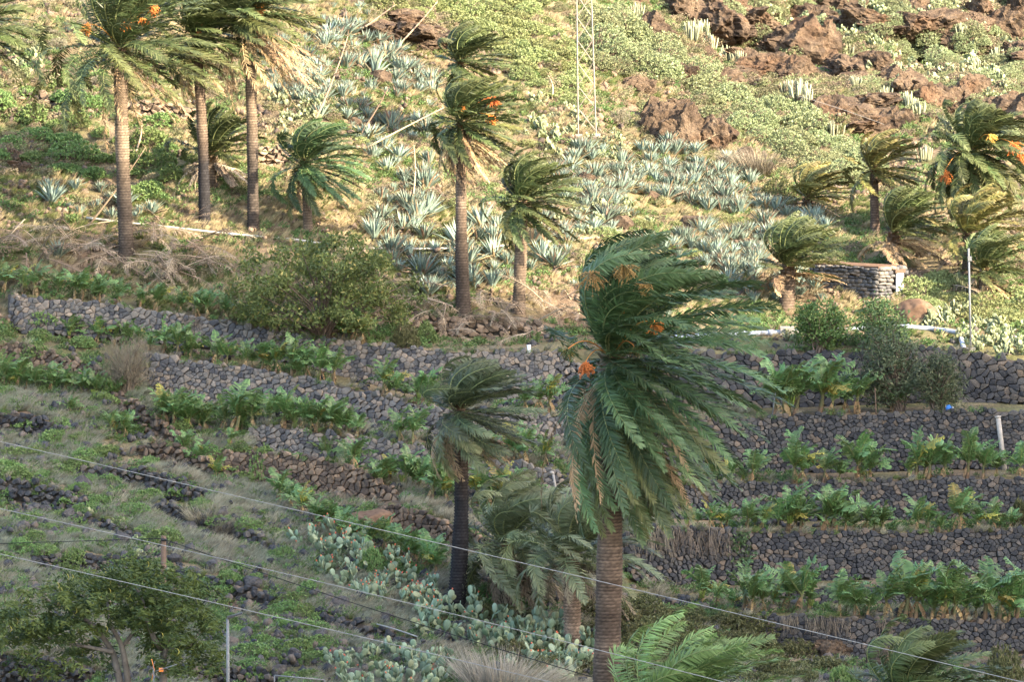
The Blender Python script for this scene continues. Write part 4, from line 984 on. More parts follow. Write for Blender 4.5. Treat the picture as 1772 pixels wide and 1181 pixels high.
# ------------------------------------------------------------------ agaves
def agave_mesh(seed, n=34, upright=0.5):
    rs = RS(seed); mb = MB()
    for i in range(n):
        f = i / n; az = i * 2.39996 + rs.normal(0, 0.12)
        el = math.radians(87 - (74 - 52 * upright) * f ** 0.85 + rs.normal(0, 6)); L = rs.uniform(0.85, 1.05) * (0.72 + 0.28 * f)
        s = np.linspace(0, 1, 5)
        dirs = np.stack([np.cos(el - 0.35 * s * f * rs.uniform(0.3, 2.0)), np.sin(el - 0.35 * s * f)], -1)
        r = 0.05 + np.concatenate([[0], np.cumsum(dirs[:-1, 0])]) * L / 4; z = np.concatenate([[0], np.cumsum(dirs[:-1, 1])]) * L / 4
        wv = np.array([0.075, 0.10, 0.092, 0.058, 0.004]) * rs.uniform(0.85, 1.2)
        ca, sa = math.cos(az), math.sin(az)
        ctr = np.stack([r * ca, r * sa, z], -1); S = np.array([-sa, ca, 0]); up = nrm(np.stack([-np.sin(el) * ca * np.ones(5), -np.sin(el) * sa * np.ones(5), np.cos(el) * np.ones(5)], -1))
        V = np.stack([ctr - S * wv[:, None] * 0.5 + up * wv[:, None] * 0.28, ctr - up * 0.008, ctr + S * wv[:, None] * 0.5 + up * wv[:, None] * 0.28], 1).reshape(-1, 3)
        Q = []
        for k in range(4): Q += [[k * 3, k * 3 + 1, k * 3 + 4, k * 3 + 3], [k * 3 + 1, k * 3 + 2, k * 3 + 5, k * 3 + 4]]
        base = np.array([0.145, 0.195, 0.16]) if rs.rand() > 0.05 + 0.3 * (f > .7) else np.array([0.27, 0.20, 0.125])
        c = base * rs.uniform(0.75, 1.25); edge = base * 1.3 + np.array([0.03, 0.03, 0.012])
        C = np.tile(np.stack([edge, c, edge]), (5, 1)); C[-3:] = [0.12, 0.09, 0.06]
        mb.add(V, Q, None, C)
    return mb
AGAVE = [agave_mesh(200 + i, 30 + 3 * (i % 3), 0.2 + 0.25 * (i % 4)).mesh('agave', M['agave']) for i in range(7)]
AZONES = [
 ('in the dense agave patch right of the third tall left palm', [(452, 95), (540, 40), (600, 45), (690, 90), (750, 140), (752, 330), (690, 350), (600, 215), (470, 190)], 180, 11.5, 1.05),
 ('in the patch between and below the two middle palms', [(640, 345), (740, 325), (790, 400), (960, 370), (1010, 420), (1000, 505), (930, 480), (860, 500), (740, 520), (690, 470), (640, 420)], 95, 14.5, 1.2),
 ('on the broad pale slope above the big near palm', [(960, 300), (1010, 262), (1085, 262), (1160, 255), (1280, 285), (1330, 350), (1440, 400), (1320, 420), (1300, 520), (1200, 460), (1100, 420), (990, 400)], 350, 10, 1.0),
 ('on the sunlit ground left of the stone hut', [(1285, 470), (1340, 480), (1415, 485), (1425, 525), (1300, 540)], 14, 22, 0.95),
 ('on the upper left slope among the tall trunks', [(75, 330), (180, 325), (215, 345), (270, 385), (240, 400), (110, 390)], 11, 26, 1.15),
 ('above the tall slim palm beside the green bushes', [(560, 10), (640, 15), (700, 60), (640, 60)], 8, 20, 0.8),
]
_acount = 0; _asmall = []
def agave_at(q, size, rs, where):
    global _acount
    b = G1(q[0], q[1]); h = size * rs.choice([0.5, 0.75, 1.0, 1.3]) * rs.uniform(0.85, 1.15)
    if _acount < 300 and (where[:12] != 'on the broad' or rs.rand() < 0.6):
        _acount += 1
        mass(tag(new('agave', AGAVE[rs.randint(7)], None, b - np.array([0, 0, 0.06]), (rs.normal(0, .2) - 0.1, rs.normal(0.1, .2), rs.rand() * 6.28), (h, h, h * rs.uniform(0.8, 1.25))), 'agave', 'agave', 'agaves ' + where), q[0], q[1], 'spiky blue-green agave')
    else: _asmall.append((b, h, rs.rand() * 6.28))
for _w, _poly, _n, _md, _sz in AZONES:
    _rs = RS(len(_w) * 7)
    _pts = scatter(_poly, _n, _md, len(_w)); _g = G(_pts[:, 0], _pts[:, 1])
    _keep = n2(_g[:, 0] * 0.3, _g[:, 1] * 0.25, 91, 2) > -0.42
    for q in np.concatenate([_pts[_keep], _pts[_keep][::3] + _rs.uniform(-9, 9, (len(_pts[_keep][::3]), 2)) * [1, .5]]): agave_at(q, _sz * 0.92, _rs, _w)
for _i, (x, y, s, l) in enumerate([(103, 446, 1.3, 'lone grey agave sprawling on the heap of dead fronds'), (742, 512, 1.5, 'large agave with broad drooping leaves left of the slim palm trunk'), (1098, 575, 0.9, 'lone agave half hidden behind the big palm crown'), (1405, 372, .9, 'agave under the small leaning palm'), (262, 372, 1.1, 'agave between the first and second tall left trunks'), (1150, 556, .9, 'agave behind the big palm above the grey pipe')]):
    tag(new('agave', AGAVE[_i], None, G1(x, y), (0, 0, _i), s), l, 'agave')

# tall dead flower stalks of the agaves, many leaning over
_stm = leaf_mat('dry_stalk', 0.8, 0.1, 0.0)
for _i, (x0, y0, x1, y1, l) in enumerate([
    (680, 88, 757, 2, 'pale leaning agave stalk crossing the bare rock near the top edge'), (615, 58, 684, 8, 'pale agave stalk leaning beside the rock at the top'),
    (541, 218, 602, 62, 'long pale agave stalk standing in the left agave patch'), (618, 240, 672, 150, 'agave stalk leaning right of the small dark palm'),
    (630, 258, 768, 186, 'nearly fallen agave stalk pointing at the tall slim palm'), (710, 370, 716, 250, 'thin upright agave stalk left of the slim trunk'),
    (955, 172, 948, 130, 'thin agave stalk right of the slim palm crown'), (1190, 262, 1240, 232, 'dark agave stalk leaning below the brown cliff'),
    (232, 270, 245, 208, 'thin leaning stalk beside the tallest left trunk'), (150, 395, 252, 255, 'long bent stalk rising across the tallest left trunk'),
    (870, 420, 838, 470, 'fallen agave stalk between the two middle trunks'), (1080, 270, 1040, 330, 'fallen pale stalk on the broad agave slope')]):
    _d = float(dep(x0, y0)[0]); a = P(x0, y0, _d); b = P(x1, y1, _d + 0.5); mb = MB()
    s = np.linspace(0, 1, 8)[:, None]
    pts = (b - a) * s + np.array([0.15, 0, 0.1]) * np.sin(s * 3.14); tube(mb, pts, np.linspace(0.06, 0.022, 8), 6, np.array([0.36, 0.28, 0.18]) * (0.5 if 'dark' in l or 'bent' in l else 1))
    rs = RS(_i)
    for k in (4, 5, 6, 7):
        for q in range(3):
            e = pts[k] + nrm(rs.normal(size=3) + [0, 0, .6]) * 0.22; tube(mb, [pts[k], e], [0.012, 0.02], 4, (0.25, 0.19, 0.12))
    tag(new('agave_stalk', mb.mesh('agave_stalk', _stm), None, a), l, 'plant stalk', 'dead agave flower stalks')

# ------------------------------------------------------------------ prickly pears
def pad_mesh(col, name='pad'):
    th = np.linspace(0, np.pi, 7); ph = np.arange(8) * np.pi / 4
    V = []
    for t in th:
        w = math.sin(t) * (0.36 + 0.08 * math.cos(t) * -1)
        for p in ph: V.append([w * math.cos(p), 0.07 * math.sin(t) * math.sin(p) * 1.0, 0.5 - 0.5 * math.cos(t)])
    Q = [[i * 8 + j, i * 8 + (j + 1) % 8, (i + 1) * 8 + (j + 1) % 8, (i + 1) * 8 + j] for i in range(6) for j in range(8)]
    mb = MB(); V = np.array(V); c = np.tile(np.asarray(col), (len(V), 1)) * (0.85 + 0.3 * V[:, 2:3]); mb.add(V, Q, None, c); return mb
PADC = [(0.14, 0.185, 0.11), (0.20, 0.245, 0.155), (0.225, 0.25, 0.14), (0.10, 0.14, 0.08)]
PADMB = [pad_mesh(c) for c in PADC]; PAD = [m.mesh('pad', M['cactus']) for m in PADMB]
_fr = MB()
tube(_fr, [[0, 0, 0], [0, 0, .3], [0, 0, .75], [0, 0, 1]], [0.12, 0.3, 0.34, 0.2], 7, (0.55, 0.13, 0.06)); PFRUIT = _fr.mesh('cactus_fruit', M['fruit'])
def pad_tree(rs, n, size):
    """list of (matrix, variant) for a branching clump of pads"""
    out = []; tips = []
    for i in range(max(2, n // 7)):
        az = rs.rand() * 6.28; r = rs.uniform(0, 0.32) * size
        tips.append((np.array([r * math.cos(az), r * math.sin(az), -0.05]) * [1.3, 1.3, 1], rs.normal(0, 0.35), rs.normal(0, 0.35), rs.rand() * 6.28, 0))
    while tips and len(out) < n:
        p, rx, ry, rz, lv = tips.pop(0)
        s = size * rs.uniform(0.4, 1.3) * (0.28 - 0.015 * lv)
        R = eul(rx, ry, rz); Mx = np.eye(4); Mx[:3, :3] = R * s; Mx[:3, 3] = p; out.append((Mx, (rx, ry, rz), s))
        for k in range(rs.choice([1, 2, 3], p=[.3, .45, .25])):
            a = rs.uniform(-0.9, 0.9); q = p + R @ (np.array([0.36 * math.sin(a), 0, 0.5 + 0.46 * math.cos(a)]) * s)
            tips.append((q, rx * 0.5 + rs.normal(0, 0.4), ry * 0.6 + a * 0.7 + rs.normal(0, 0.2), rz + rs.normal(0, 0.9), lv + 1))
    return out
def cactus_parts(px, py, size, n, seed, label, group, fruits=0):
    rs = RS(seed); root = mass(thing('prickly_pear', label, 'cactus', G1(px, py), group), px, py, 'grey-green prickly pear clump')
    L = pad_tree(rs, n, size)
    for i, (Mx, e, s) in enumerate(L):
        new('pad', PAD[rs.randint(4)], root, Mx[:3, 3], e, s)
        if i > n * 0.5 and fruits and rs.rand() < fruits:
            p = Mx @ np.array([rs.uniform(-.2, .2), 0, 0.97, 1]); new('cactus_fruit', PFRUIT, root, p[:3], e, 0.09)
PADUP = [pad_mesh(c) for c in ((0.18, 0.20, 0.10), (0.24, 0.25, 0.135), (0.13, 0.155, 0.08))]
CACT = []
for _i in range(6):
    mb = MB(); rs = RS(300 + _i)
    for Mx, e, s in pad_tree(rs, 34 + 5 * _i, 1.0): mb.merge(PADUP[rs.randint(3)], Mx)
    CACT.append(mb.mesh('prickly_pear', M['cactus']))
PZ = [('in the flowering bank under the lowest left banana clump', [(520, 945), (580, 930), (640, 955), (740, 995), (770, 1040), (745, 1075), (640, 1040), (560, 1000)], 24, 24, 1.35, 0.3),
      ('in the pale bank in front of the black leaning trunk', [(725, 1075), (800, 1050), (840, 1075), (930, 1090), (1020, 1120), (1025, 1181), (960, 1181), (860, 1120), (740, 1110)], 24, 26, 1.5, 0.12),
      ('in the bottom bank beside the plume of dry grass', [(570, 1150), (640, 1130), (720, 1140), (800, 1165), (800, 1200), (580, 1210)], 14, 28, 1.4, 0.1)]
_k = 0
for _w, _poly, _n, _md, _sz, _frt in PZ:
    for q in scatter(_poly, _n, _md, 900 + len(_w)):
        _k += 1; cactus_parts(q[0], q[1] + 4, _sz, 34 + _k % 12, 1300 + _k, 'grey-green prickly pear clump ' + _w, 'prickly pears ' + _w, _frt)
_k = 0
for _w, _poly, _n, _md, _sz in [
    ('dotted over the rocky top right slope', [(1250, 20), (1480, 0), (1772, 0), (1772, 200), (1640, 190), (1500, 130), (1350, 110)], 150, 14, 0.95),
    ('below the lattice mast', [(900, 150), (985, 190), (1090, 240), (1070, 300), (960, 280), (900, 230)], 24, 20, 0.9),
    ('under the left agave patch beside the small dark palm', [(470, 175), (560, 190), (560, 260), (480, 270)], 12, 20, 1.0),
    ('on the pale agave slope among the boulders', [(990, 320), (1080, 340), (1120, 400), (1000, 440), (900, 420)], 16, 24, 0.9),
    ('along the right bank below the steel post', [(1575, 555), (1650, 550), (1772, 590), (1772, 625), (1690, 610)], 22, 16, 1.0),
    ('on the upper left slope by the cut-off palm', [(20, 75), (75, 80), (80, 120), (20, 120)], 7, 20, 0.9),
    ('beside the grey pipe behind the big palm', [(1335, 575), (1375, 570), (1380, 592), (1340, 595)], 3, 14, 0.6),
    ('scattered on the grassy lower left slope', [(140, 890), (330, 960), (400, 1020), (300, 1020), (130, 930)], 7, 40, 0.8)]:
    rs = RS(len(_w))
    for q in scatter(_poly, _n, _md, 700 + len(_w)):
        mass(tag(new('prickly_pear', CACT[rs.randint(6)], None, G1(q[0], q[1]), (rs.normal(0, .1), rs.normal(0, .1), rs.rand() * 6.28), _sz * rs.uniform(0.7, 1.3)), 'small pale prickly pear clump ' + _w, 'cactus', 'prickly pears ' + _w), q[0], q[1], 'small pale prickly pear')

# columnar cactus-like spurge, pale upright stems
def column_mesh(seed):
    rs = RS(seed); mb = MB()
    for i in range(22):
        a = rs.rand() * 6.28; r = rs.uniform(0, 0.45); h = rs.uniform(0.6, 1.0) * (1 - 0.4 * r)
        b = np.array([r * math.cos(a), r * math.sin(a), 0]); t = b * 1.5 + [0, 0, h]
        s = np.linspace(0, 1, 6)[:, None]; pts = b + (t - b) * s ** [0.8, 0.8, 1.0]
        tube(mb, pts, np.array([.05, .055, .055, .052, .045, .02]), 5, np.array([0.21, 0.215, 0.13]) * rs.uniform(0.7, 1.3))
    return mb
COLM = [column_mesh(330 + i).mesh('column_cactus', M['cactus']) for i in range(4)]
for _i, (x, y, s) in enumerate([(1195, 72, 1.7), (1212, 62, 1.5), (1228, 85, 1.3), (1258, 105, 1.3), (1278, 112, 1.2), (1368, 165, 1.4), (1384, 172, 1.6), (1398, 182, 1.3), (1442, 242, 1.5), (1480, 150, 1.0), (1530, 175, 1.2), (1570, 190, 1.5), (1588, 205, 1.4), (1640, 235, 1.5), (1690, 120, 1.1), (1726, 108, 1.3), (1552, 128, 1.1), (1618, 108, 1.2), (1662, 60, 1.0), (1740, 40, 1.2), (1500, 60, 1.1), (1470, 95, 1.0), (1100, 30, 1.2), (1290, 40, 1.0), (1600, 280, 1.3)]):
    mass(tag(new('column_cactus', COLM[_i % 4], None, G1(x, y), (0, 0, _i), (s * 0.7, s * 0.7, s * 0.78)), 'pale upright clump of column cactus on the rocky top right slope', 'cactus', 'column cacti on the rocky slope'), x, y, 'pale upright column cactus')

# ------------------------------------------------------------------ domed bushes and shrubs
def dome_bush(seed, n=420, col=(0.14, 0.17, 0.05), col2=(0.22, 0.25, 0.085), leaf=0.085, lw=0.03, per=7, flat=0.62, up=0.7, inner=0.35):
    """returns (stems, foliage): forking stems under a dome of leaf rosettes; radius 1"""
    rs = RS(seed); st = MB(); fo = MB()
    lob = rand_dirs(rs, 7); lob[:, 2] = np.abs(lob[:, 2]); la = rs.uniform(-0.45, 0.4, 7)
    D = rand_dirs(rs, n); D[:, 2] = np.abs(D[:, 2]) * 0.95 + 0.02; D = nrm(D)
    R = 0.85 + (np.maximum(0, D @ lob.T) ** 4 @ la) + rs.normal(0, 0.05, n); R *= np.where(rs.rand(n) < inner, rs.uniform(0.55, 0.95, n), 1)
    Pp = D * R[:, None] * np.array([1, 1, flat])
    for i in range(0, n, max(1, n // 40)):
        tube(st, np.array([[0, 0, -0.05], Pp[i] * 0.5 + [0, 0, -0.05], Pp[i]]), [0.035, 0.02, 0.01], 4, np.array([0.15, 0.115, 0.085]) * rs.uniform(.6, 1.2), False)
    ax = nrm(D * (1 - up) + np.array([0, 0, up]) + rs.normal(0, 0.25, (n, 3)))
    for k in range(per):
        dd = nrm(ax * 0.75 + rand_dirs(rs, n) * 0.9)
        t = rs.uniform(0.75, 1.25, (n, 1)); mixv = rs.rand(n, 1)
        c = (np.asarray(col)[None] * (1 - mixv) + np.asarray(col2)[None] * mixv) * t
        blades(fo, Pp - dd * leaf * 0.15, dd, perp(dd, rs), leaf * rs.uniform(0.7, 1.3, n), lw * rs.uniform(.8, 1.2, n), None, 0.55, c, c * 1.1, 0.5, 1.0)
    return st, fo
def bushset(name, seeds, **kw):
    r = []
    for s in seeds:
        st, fo = dome_bush(s, **kw); r.append((st.mesh('stems', M['bark']), fo.mesh('foliage', M['shrub'])))
    return r
EUPH = bushset('euph', range(350, 355), n=620, col=(0.15, 0.175, 0.085), col2=(0.28, 0.305, 0.155), leaf=0.10, lw=0.035, flat=0.72)
BRIGHT = bushset('bright', range(360, 364), n=520, col=(0.15, 0.175, 0.065), col2=(0.265, 0.29, 0.125), leaf=0.11, lw=0.04)
FRESH = bushset('fresh', range(370, 374), n=380, col=(0.09, 0.15, 0.045), col2=(0.19, 0.26, 0.09), leaf=0.13, lw=0.055, flat=0.75)
OLIVE = bushset('olive', range(380, 384), n=520, col=(0.07, 0.078, 0.03), col2=(0.15, 0.145, 0.06), leaf=0.11, lw=0.05, flat=0.85)
GREY = bushset('grey', range(390, 394), n=420, col=(0.14, 0.12, 0.085), col2=(0.23, 0.20, 0.14), leaf=0.13, lw=0.018, flat=0.7, per=6)
def bush_at(x, y, s, kind, rs, label, group, name='bush', cat='bush', sz=None):
    root = thing(name, label, cat, G1(x, y) - np.array([0, 0, 0.05]), group, rs.rand() * 6.28, sz if sz is not None else (s * rs.uniform(.9, 1.15), s * rs.uniform(.9, 1.15), s * rs.uniform(0.85, 1.15)))
    if group: mass(root, x, y, label)
    a, b = kind[rs.randint(len(kind))]; new('stems', a, root); new('foliage', b, root)
for _w, _poly, _n, _md, _sz, _kind, _lab, _nm in [
    ('on the bright green shoulder right of the slim palm', [(560, -10), (620, -10), (880, -10), (960, 60), (1000, 120), (990, 180), (930, 160), (870, 110), (760, 40), (650, 20)], 54, 27, 1.1, BRIGHT, 'low rounded yellow-green bush ', 'spurge_bush'),
    ('in the diagonal band below the cliffs', [(1010, 20), (1100, 60), (1260, 150), (1380, 200), (1500, 290), (1480, 330), (1400, 300), (1330, 250), (1250, 230), (1180, 150), (1030, 120)], 64, 30, 1.35, EUPH, 'domed sage-green bush ', 'spurge_bush'),
    ('on the lush slope behind the tall left palms', [(0, 135), (90, 130), (190, 180), (300, 230), (330, 330), (250, 360), (120, 300), (0, 280)], 30, 32, 0.9, FRESH, 'fresh green leafy bush ', 'leafy_bush'),
    ('on the rocky top right slope', [(1100, 0), (1772, 0), (1772, 250), (1640, 230), (1400, 120)], 120, 20, 0.8, EUPH, 'small domed green bush ', 'spurge_bush'),
    ('on the bank right of the stone hut', [(1590, 480), (1700, 500), (1772, 540), (1772, 575), (1660, 555), (1570, 520)], 24, 22, 1.0, BRIGHT, 'soft green bush ', 'spurge_bush'),
    ('among the agaves on the sunlit slope', [(640, 130), (760, 200), (960, 260), (1290, 340), (1320, 440), (1000, 480), (640, 400), (560, 240)], 80, 26, 0.62, BRIGHT, 'small yellow-green bush ', 'spurge_bush'),
    ('among the grass of the lower left slope', [(0, 700), (140, 760), (330, 830), (480, 930), (560, 1060), (560, 1181), (400, 1181), (380, 1040), (0, 960)], 95, 26, 0.7, FRESH, 'low leafy green bush ', 'leafy_bush'),
    ('along the middle terraces on the left', [(0, 530), (200, 560), (330, 660), (520, 830), (440, 860), (300, 760), (0, 720)], 26, 36, 0.7, FRESH, 'small green bush ', 'leafy_bush'),
    ('on the dry top left slope', [(0, 0), (460, 0), (460, 130), (200, 160), (0, 120)], 34, 36, 0.7, GREY, 'dry grey-brown bush ', 'dry_bush'),
    ('at the foot of the bottom right wall', [(1100, 1060), (1300, 1085), (1420, 1150), (1430, 1200), (1100, 1200)], 34, 30, 1.1, OLIVE, 'dull olive bush ', 'olive_bush'),
    ('around the trunks at the bottom middle', [(800, 1040), (960, 1080), (1110, 1060), (1110, 1190), (900, 1180)], 16, 36, 0.9, OLIVE, 'dark olive bush ', 'olive_bush')]:
    rs = RS(len(_w) + 31)
    for q in scatter(_poly, _n, _md, 600 + len(_w)): bush_at(q[0], q[1], _sz * rs.uniform(0.7, 1.3), _kind, rs, _lab.strip(), 'bushes ' + _w, _nm)
for (x, y, w, h, kind, l) in [
    (1342, 345, 52, 34, OLIVE, 'dark round shrub left of the small leaning palm'), (1465, 1190, 60, 52, FRESH, 'bright green bush at the bottom edge under the wall'),
    (1768, 912, 34, 66, OLIVE, 'dark bush cut off by the right edge on the terrace'), (1735, 1190, 70, 72, OLIVE, 'loose olive bush in the bottom right corner'),
    (1070, 215, 44, 40, GREY, 'round grey-green bush beside the foot of the lattice mast'), (1290, 300, 60, 34, GREY, 'tuft-like dry bush below the domed bushes'),
    (700, 600, 50, 40, OLIVE, 'olive bush at the foot of the big round bush'), (735, 590, 50, 34, FRESH, 'low green bush on the wall left of the slim trunk'),
    (640, 990, 52, 48, FRESH, 'feathery bright green bush among the prickly pears'), (455, 830, 44, 56, FRESH, 'green creeper bush covering the brown wall')]:
    d = float(dep(x, y)[0]); rs = RS(x); bush_at(x, y, 1, kind, rs, l, None, sz=(w / 2 * d / F * 1.05, w / 2 * d / F, h * d / F / 0.75))

def leafy_shrub(label, name, cat, base, cx, cy, rx, ry, nclump, nleaf, leaf, lw, cols, seed, drop=0.0, wind=0.2, trunk=None, clump=0.32, trans=True, stems=14):
    """large shrub or small tree: forking branches from the base to leaf clumps filling an ellipse"""
    rs = RS(seed); d = float(dep(base[0], base[1])[0]); k = F / d; b = P(base[0], base[1], d)
    root = thing(name, label, cat, b)
    c = P(cx, cy, d) - b; r = np.array([rx / k, rx / k * 0.8, ry / k])
    D = rand_dirs(rs, nclump) * (rs.rand(nclump, 1) ** 0.36) * (1 + 0.18 * noise3(np.arange(nclump)[:, None] * [0.7, 1.3, 2.1], seed)[:, None]); ctr = c + D * r
    ctr[:, 2] = np.maximum(ctr[:, 2], 0.05)
    br = MB()
    for i in range(0, nclump, max(1, nclump // (stems * 5))):
        a = np.array([rs.normal(0, .12), rs.normal(0, .12), 0]); mid = a * 0.5 + ctr[i] * np.array([0.35, 0.35, 0.55])
        tube(br, [a, mid, ctr[i] * 0.8 + mid * 0.2 + rs.normal(0, .05, 3), ctr[i]], np.array([0.05, 0.03, 0.02, 0.008]) * (1.0 if trunk is None else 0.7), 4, np.array([0.16, 0.12, 0.09]) * rs.uniform(.6, 1.2), False)
    new('branches', br.mesh('branches', M['bark']), root)
    fo = MB(); idx = rs.randint(0, nclump, nleaf); off = rs.normal(0, 1, (nleaf, 3)) * clump * np.array([1, 1, 0.7])
    pos = ctr[idx] + off; pos[:, 2] = np.maximum(pos[:, 2], 0.02)
    dd = nrm(rand_dirs(rs, nleaf) + np.array([wind, 0, 0.35 - drop]))
    mixv = rs.rand(nclump, 1)[idx] * 0.6 + rs.rand(nleaf, 1) * 0.4
    cc = (np.asarray(cols[0])[None] * (1 - mixv) + np.asarray(cols[1])[None] * mixv)
    odd = rs.rand(nleaf) < 0.05; cc[odd] = np.asarray(cols[-1])
    blades(fo, pos, dd, perp(dd, rs), leaf * rs.uniform(.6, 1.3, nleaf), lw * rs.uniform(.7, 1.3, nleaf), None, 0.5, cc, cc * 1.12, 0.35, 1.0)
    new('crown' if trunk else 'foliage', fo.mesh('foliage', M['shrub']), root)
    return root, br, ctr, rs
leafy_shrub('broad round olive bush with small leaves above the long curving wall', 'bush', 'bush', (560, 590), 556, 500, 165, 95, 150, 14000, 0.19, 0.10, ((0.05, 0.068, 0.02), (0.155, 0.175, 0.05), (0.26, 0.22, 0.07)), 71, clump=0.25)
leafy_shrub('dense bright green shrub left of the pair below the stone hut', 'shrub', 'shrub', (1420, 610), 1420, 565, 46, 46, 90, 4200, 0.16, 0.09, ((0.055, 0.105, 0.03), (0.115, 0.18, 0.05), (0.17, 0.2, 0.06)), 72, clump=0.2)
leafy_shrub('looser green shrub beside the earth mound below the stone hut', 'shrub', 'shrub', (1520, 605), 1520, 562, 44, 44, 80, 3000, 0.15, 0.08, ((0.05, 0.085, 0.03), (0.10, 0.145, 0.05), (0.17, 0.2, 0.06)), 73, clump=0.24)
leafy_shrub('tall dark bamboo-like shrub growing against the boulder wall', 'shrub', 'shrub', (1556, 712), 1536, 640, 56, 72, 110, 5200, 0.24, 0.055, ((0.030, 0.042, 0.02), (0.09, 0.10, 0.05), (0.17, 0.17, 0.09)), 74, wind=0.7, clump=0.26)
leafy_shrub('dark wispy shrub right of the bamboo-like shrub by the boulder wall', 'shrub', 'shrub', (1622, 712), 1618, 662, 46, 50, 80, 3600, 0.24, 0.055, ((0.035, 0.048, 0.022), (0.10, 0.11, 0.055), (0.17, 0.17, 0.09)), 75, wind=0.7, clump=0.26)
leafy_shrub('brown twiggy dry bush beside the pale grey wall', 'bush', 'bush', (222, 678), 220, 632, 46, 48, 120, 4200, 0.34, 0.012, ((0.11, 0.085, 0.06), (0.19, 0.155, 0.11), (0.2, 0.17, 0.1)), 76, wind=0.0, drop=-0.9, clump=0.24)
leafy_shrub('green creeper draped on the wall with the hanging dry stems', 'creeper', 'creeper', (1280, 1000), 1275, 955, 26, 42, 70, 1800, 0.16, 0.1, ((0.045, 0.075, 0.03), (0.09, 0.13, 0.05), (0.1, 0.13, 0.05)), 77, clump=0.18)

# feathery tree at the bottom left
def feathery_tree():
    rs = RS(88); d = float(dep(205, 1240)[0]); k = F / d; b = P(205, 1240, d)
    root = thing('feathery_tree', 'feathery tree with several grey stems at the bottom left corner', 'tree', b)
    Lp = lambda x, y, o=0.0: P(x, y, d + o) - b
    tr = MB(); c = (0.14, 0.12, 0.10)
    limbs = [[(206, 1250), (208, 1181), (196, 1130), (165, 1085), (120, 1055), (60, 1030)], [(214, 1250), (222, 1181), (212, 1120), (190, 1080), (185, 1030)], [(280, 1250), (282, 1181), (284, 1130), (268, 1110), (252, 1070), (245, 1030), (215, 1000)],
             [(284, 1140), (290, 1110), (296, 1070), (330, 1030)], [(252, 1070), (275, 1045), (300, 1020)], [(196, 1130), (150, 1120), (90, 1110), (30, 1070)], [(212, 1120), (235, 1090), (240, 1060)], [(283, 1130), (330, 1120), (350, 1085)]]
    for i, L in enumerate(limbs):
        pts = np.array([Lp(x, y, rs.normal(0, 0.5) * (j > 1)) for j, (x, y) in enumerate(L)]); n = len(pts)
        s = np.linspace(0, n - 1, n * 4); pts = np.stack([np.interp(s, np.arange(n), pts[:, q]) for q in range(3)], -1)
        pts[1:-1] = (pts[:-2] + pts[1:-1] * 2 + pts[2:]) / 4
        r0 = 0.18 if i < 3 else 0.09
        tube(tr, pts, np.linspace(r0, 0.03, len(pts)), 8, np.array(c) * rs.uniform(0.8, 1.2, (len(pts), 1)))
    new('trunk', tr.mesh('trunk', M['bark']), root)
    fo = MB()
    cl = []
    for (cx, cy, rx, ry, n) in [(70, 1060, 75, 40, 46), (150, 1020, 70, 30, 46), (235, 1000, 75, 32, 56), (310, 1025, 62, 36, 52), (110, 1100, 80, 30, 34), (200, 1055, 80, 34, 44), (250, 1090, 60, 30, 26), (320, 1080, 52, 40, 44), (40, 1110, 60, 40, 34), (320, 1140, 60, 30, 26), (150, 1140, 50, 26, 8), (75, 1150, 50, 26, 10), (370, 1130, 20, 30, 10)]:
        for _ in range(n):
            a = rs.rand() * 6.28; r = rs.rand() ** 0.5; cl.append(Lp(cx + rx * r * math.cos(a), cy + ry * r * math.sin(a), rs.normal(0, 1.6)))
    cl = np.array(cl); m = 46; idx = np.repeat(np.arange(len(cl)), m)
    ax = nrm(rs.normal(size=(len(cl), 3)) * [1, 1, 0.35] + [0.5, 0, -0.1])[idx]       # each clump: a few drooping feather sprays
    t = rs.uniform(-0.55, 0.55, (len(idx), 1))
    pos = cl[idx] + ax * t + rs.normal(0, 0.08, (len(idx), 3)) + DOWN * t ** 2 * 0.5
    dd = nrm(np.cross(ax, [0, 0, 1.0]) * np.sign(rs.normal(size=(len(idx), 1))) + ax * 0.5 + DOWN * 0.35 + rs.normal(0, 0.3, (len(idx), 3)))
    mixv = rs.rand(len(cl), 1)[idx] * 0.7 + rs.rand(len(idx), 1) * 0.3
    cc = np.array([0.026, 0.050, 0.016]) * (1 - mixv) + np.array([0.10, 0.13, 0.028]) * mixv
    blades(fo, pos, dd, perp(dd, rs), rs.uniform(0.16, 0.3, len(idx)), 0.07, None, 0.5, cc, cc * 1.1, 0.6, 1.0)
    new('crown', fo.mesh('crown', M['shrub']), root)
    pods = MB()
    for i in range(60):
        p = cl[rs.randint(len(cl))] + rs.normal(0, 0.2, 3); s = np.linspace(0, 1, 5)[:, None]
        tube(pods, p + DOWN * 0.28 * s + np.array([1, 0, 0]) * 0.08 * np.sin(s * 3), [0.005, .016, .018, .016, .004], 4, (0.30, 0.27, 0.05), False)
    _o = new('seed_pods', pods.mesh('seed_pods', M['fruit']), root); _o['kind'] = 'stuff'
feathery_tree()
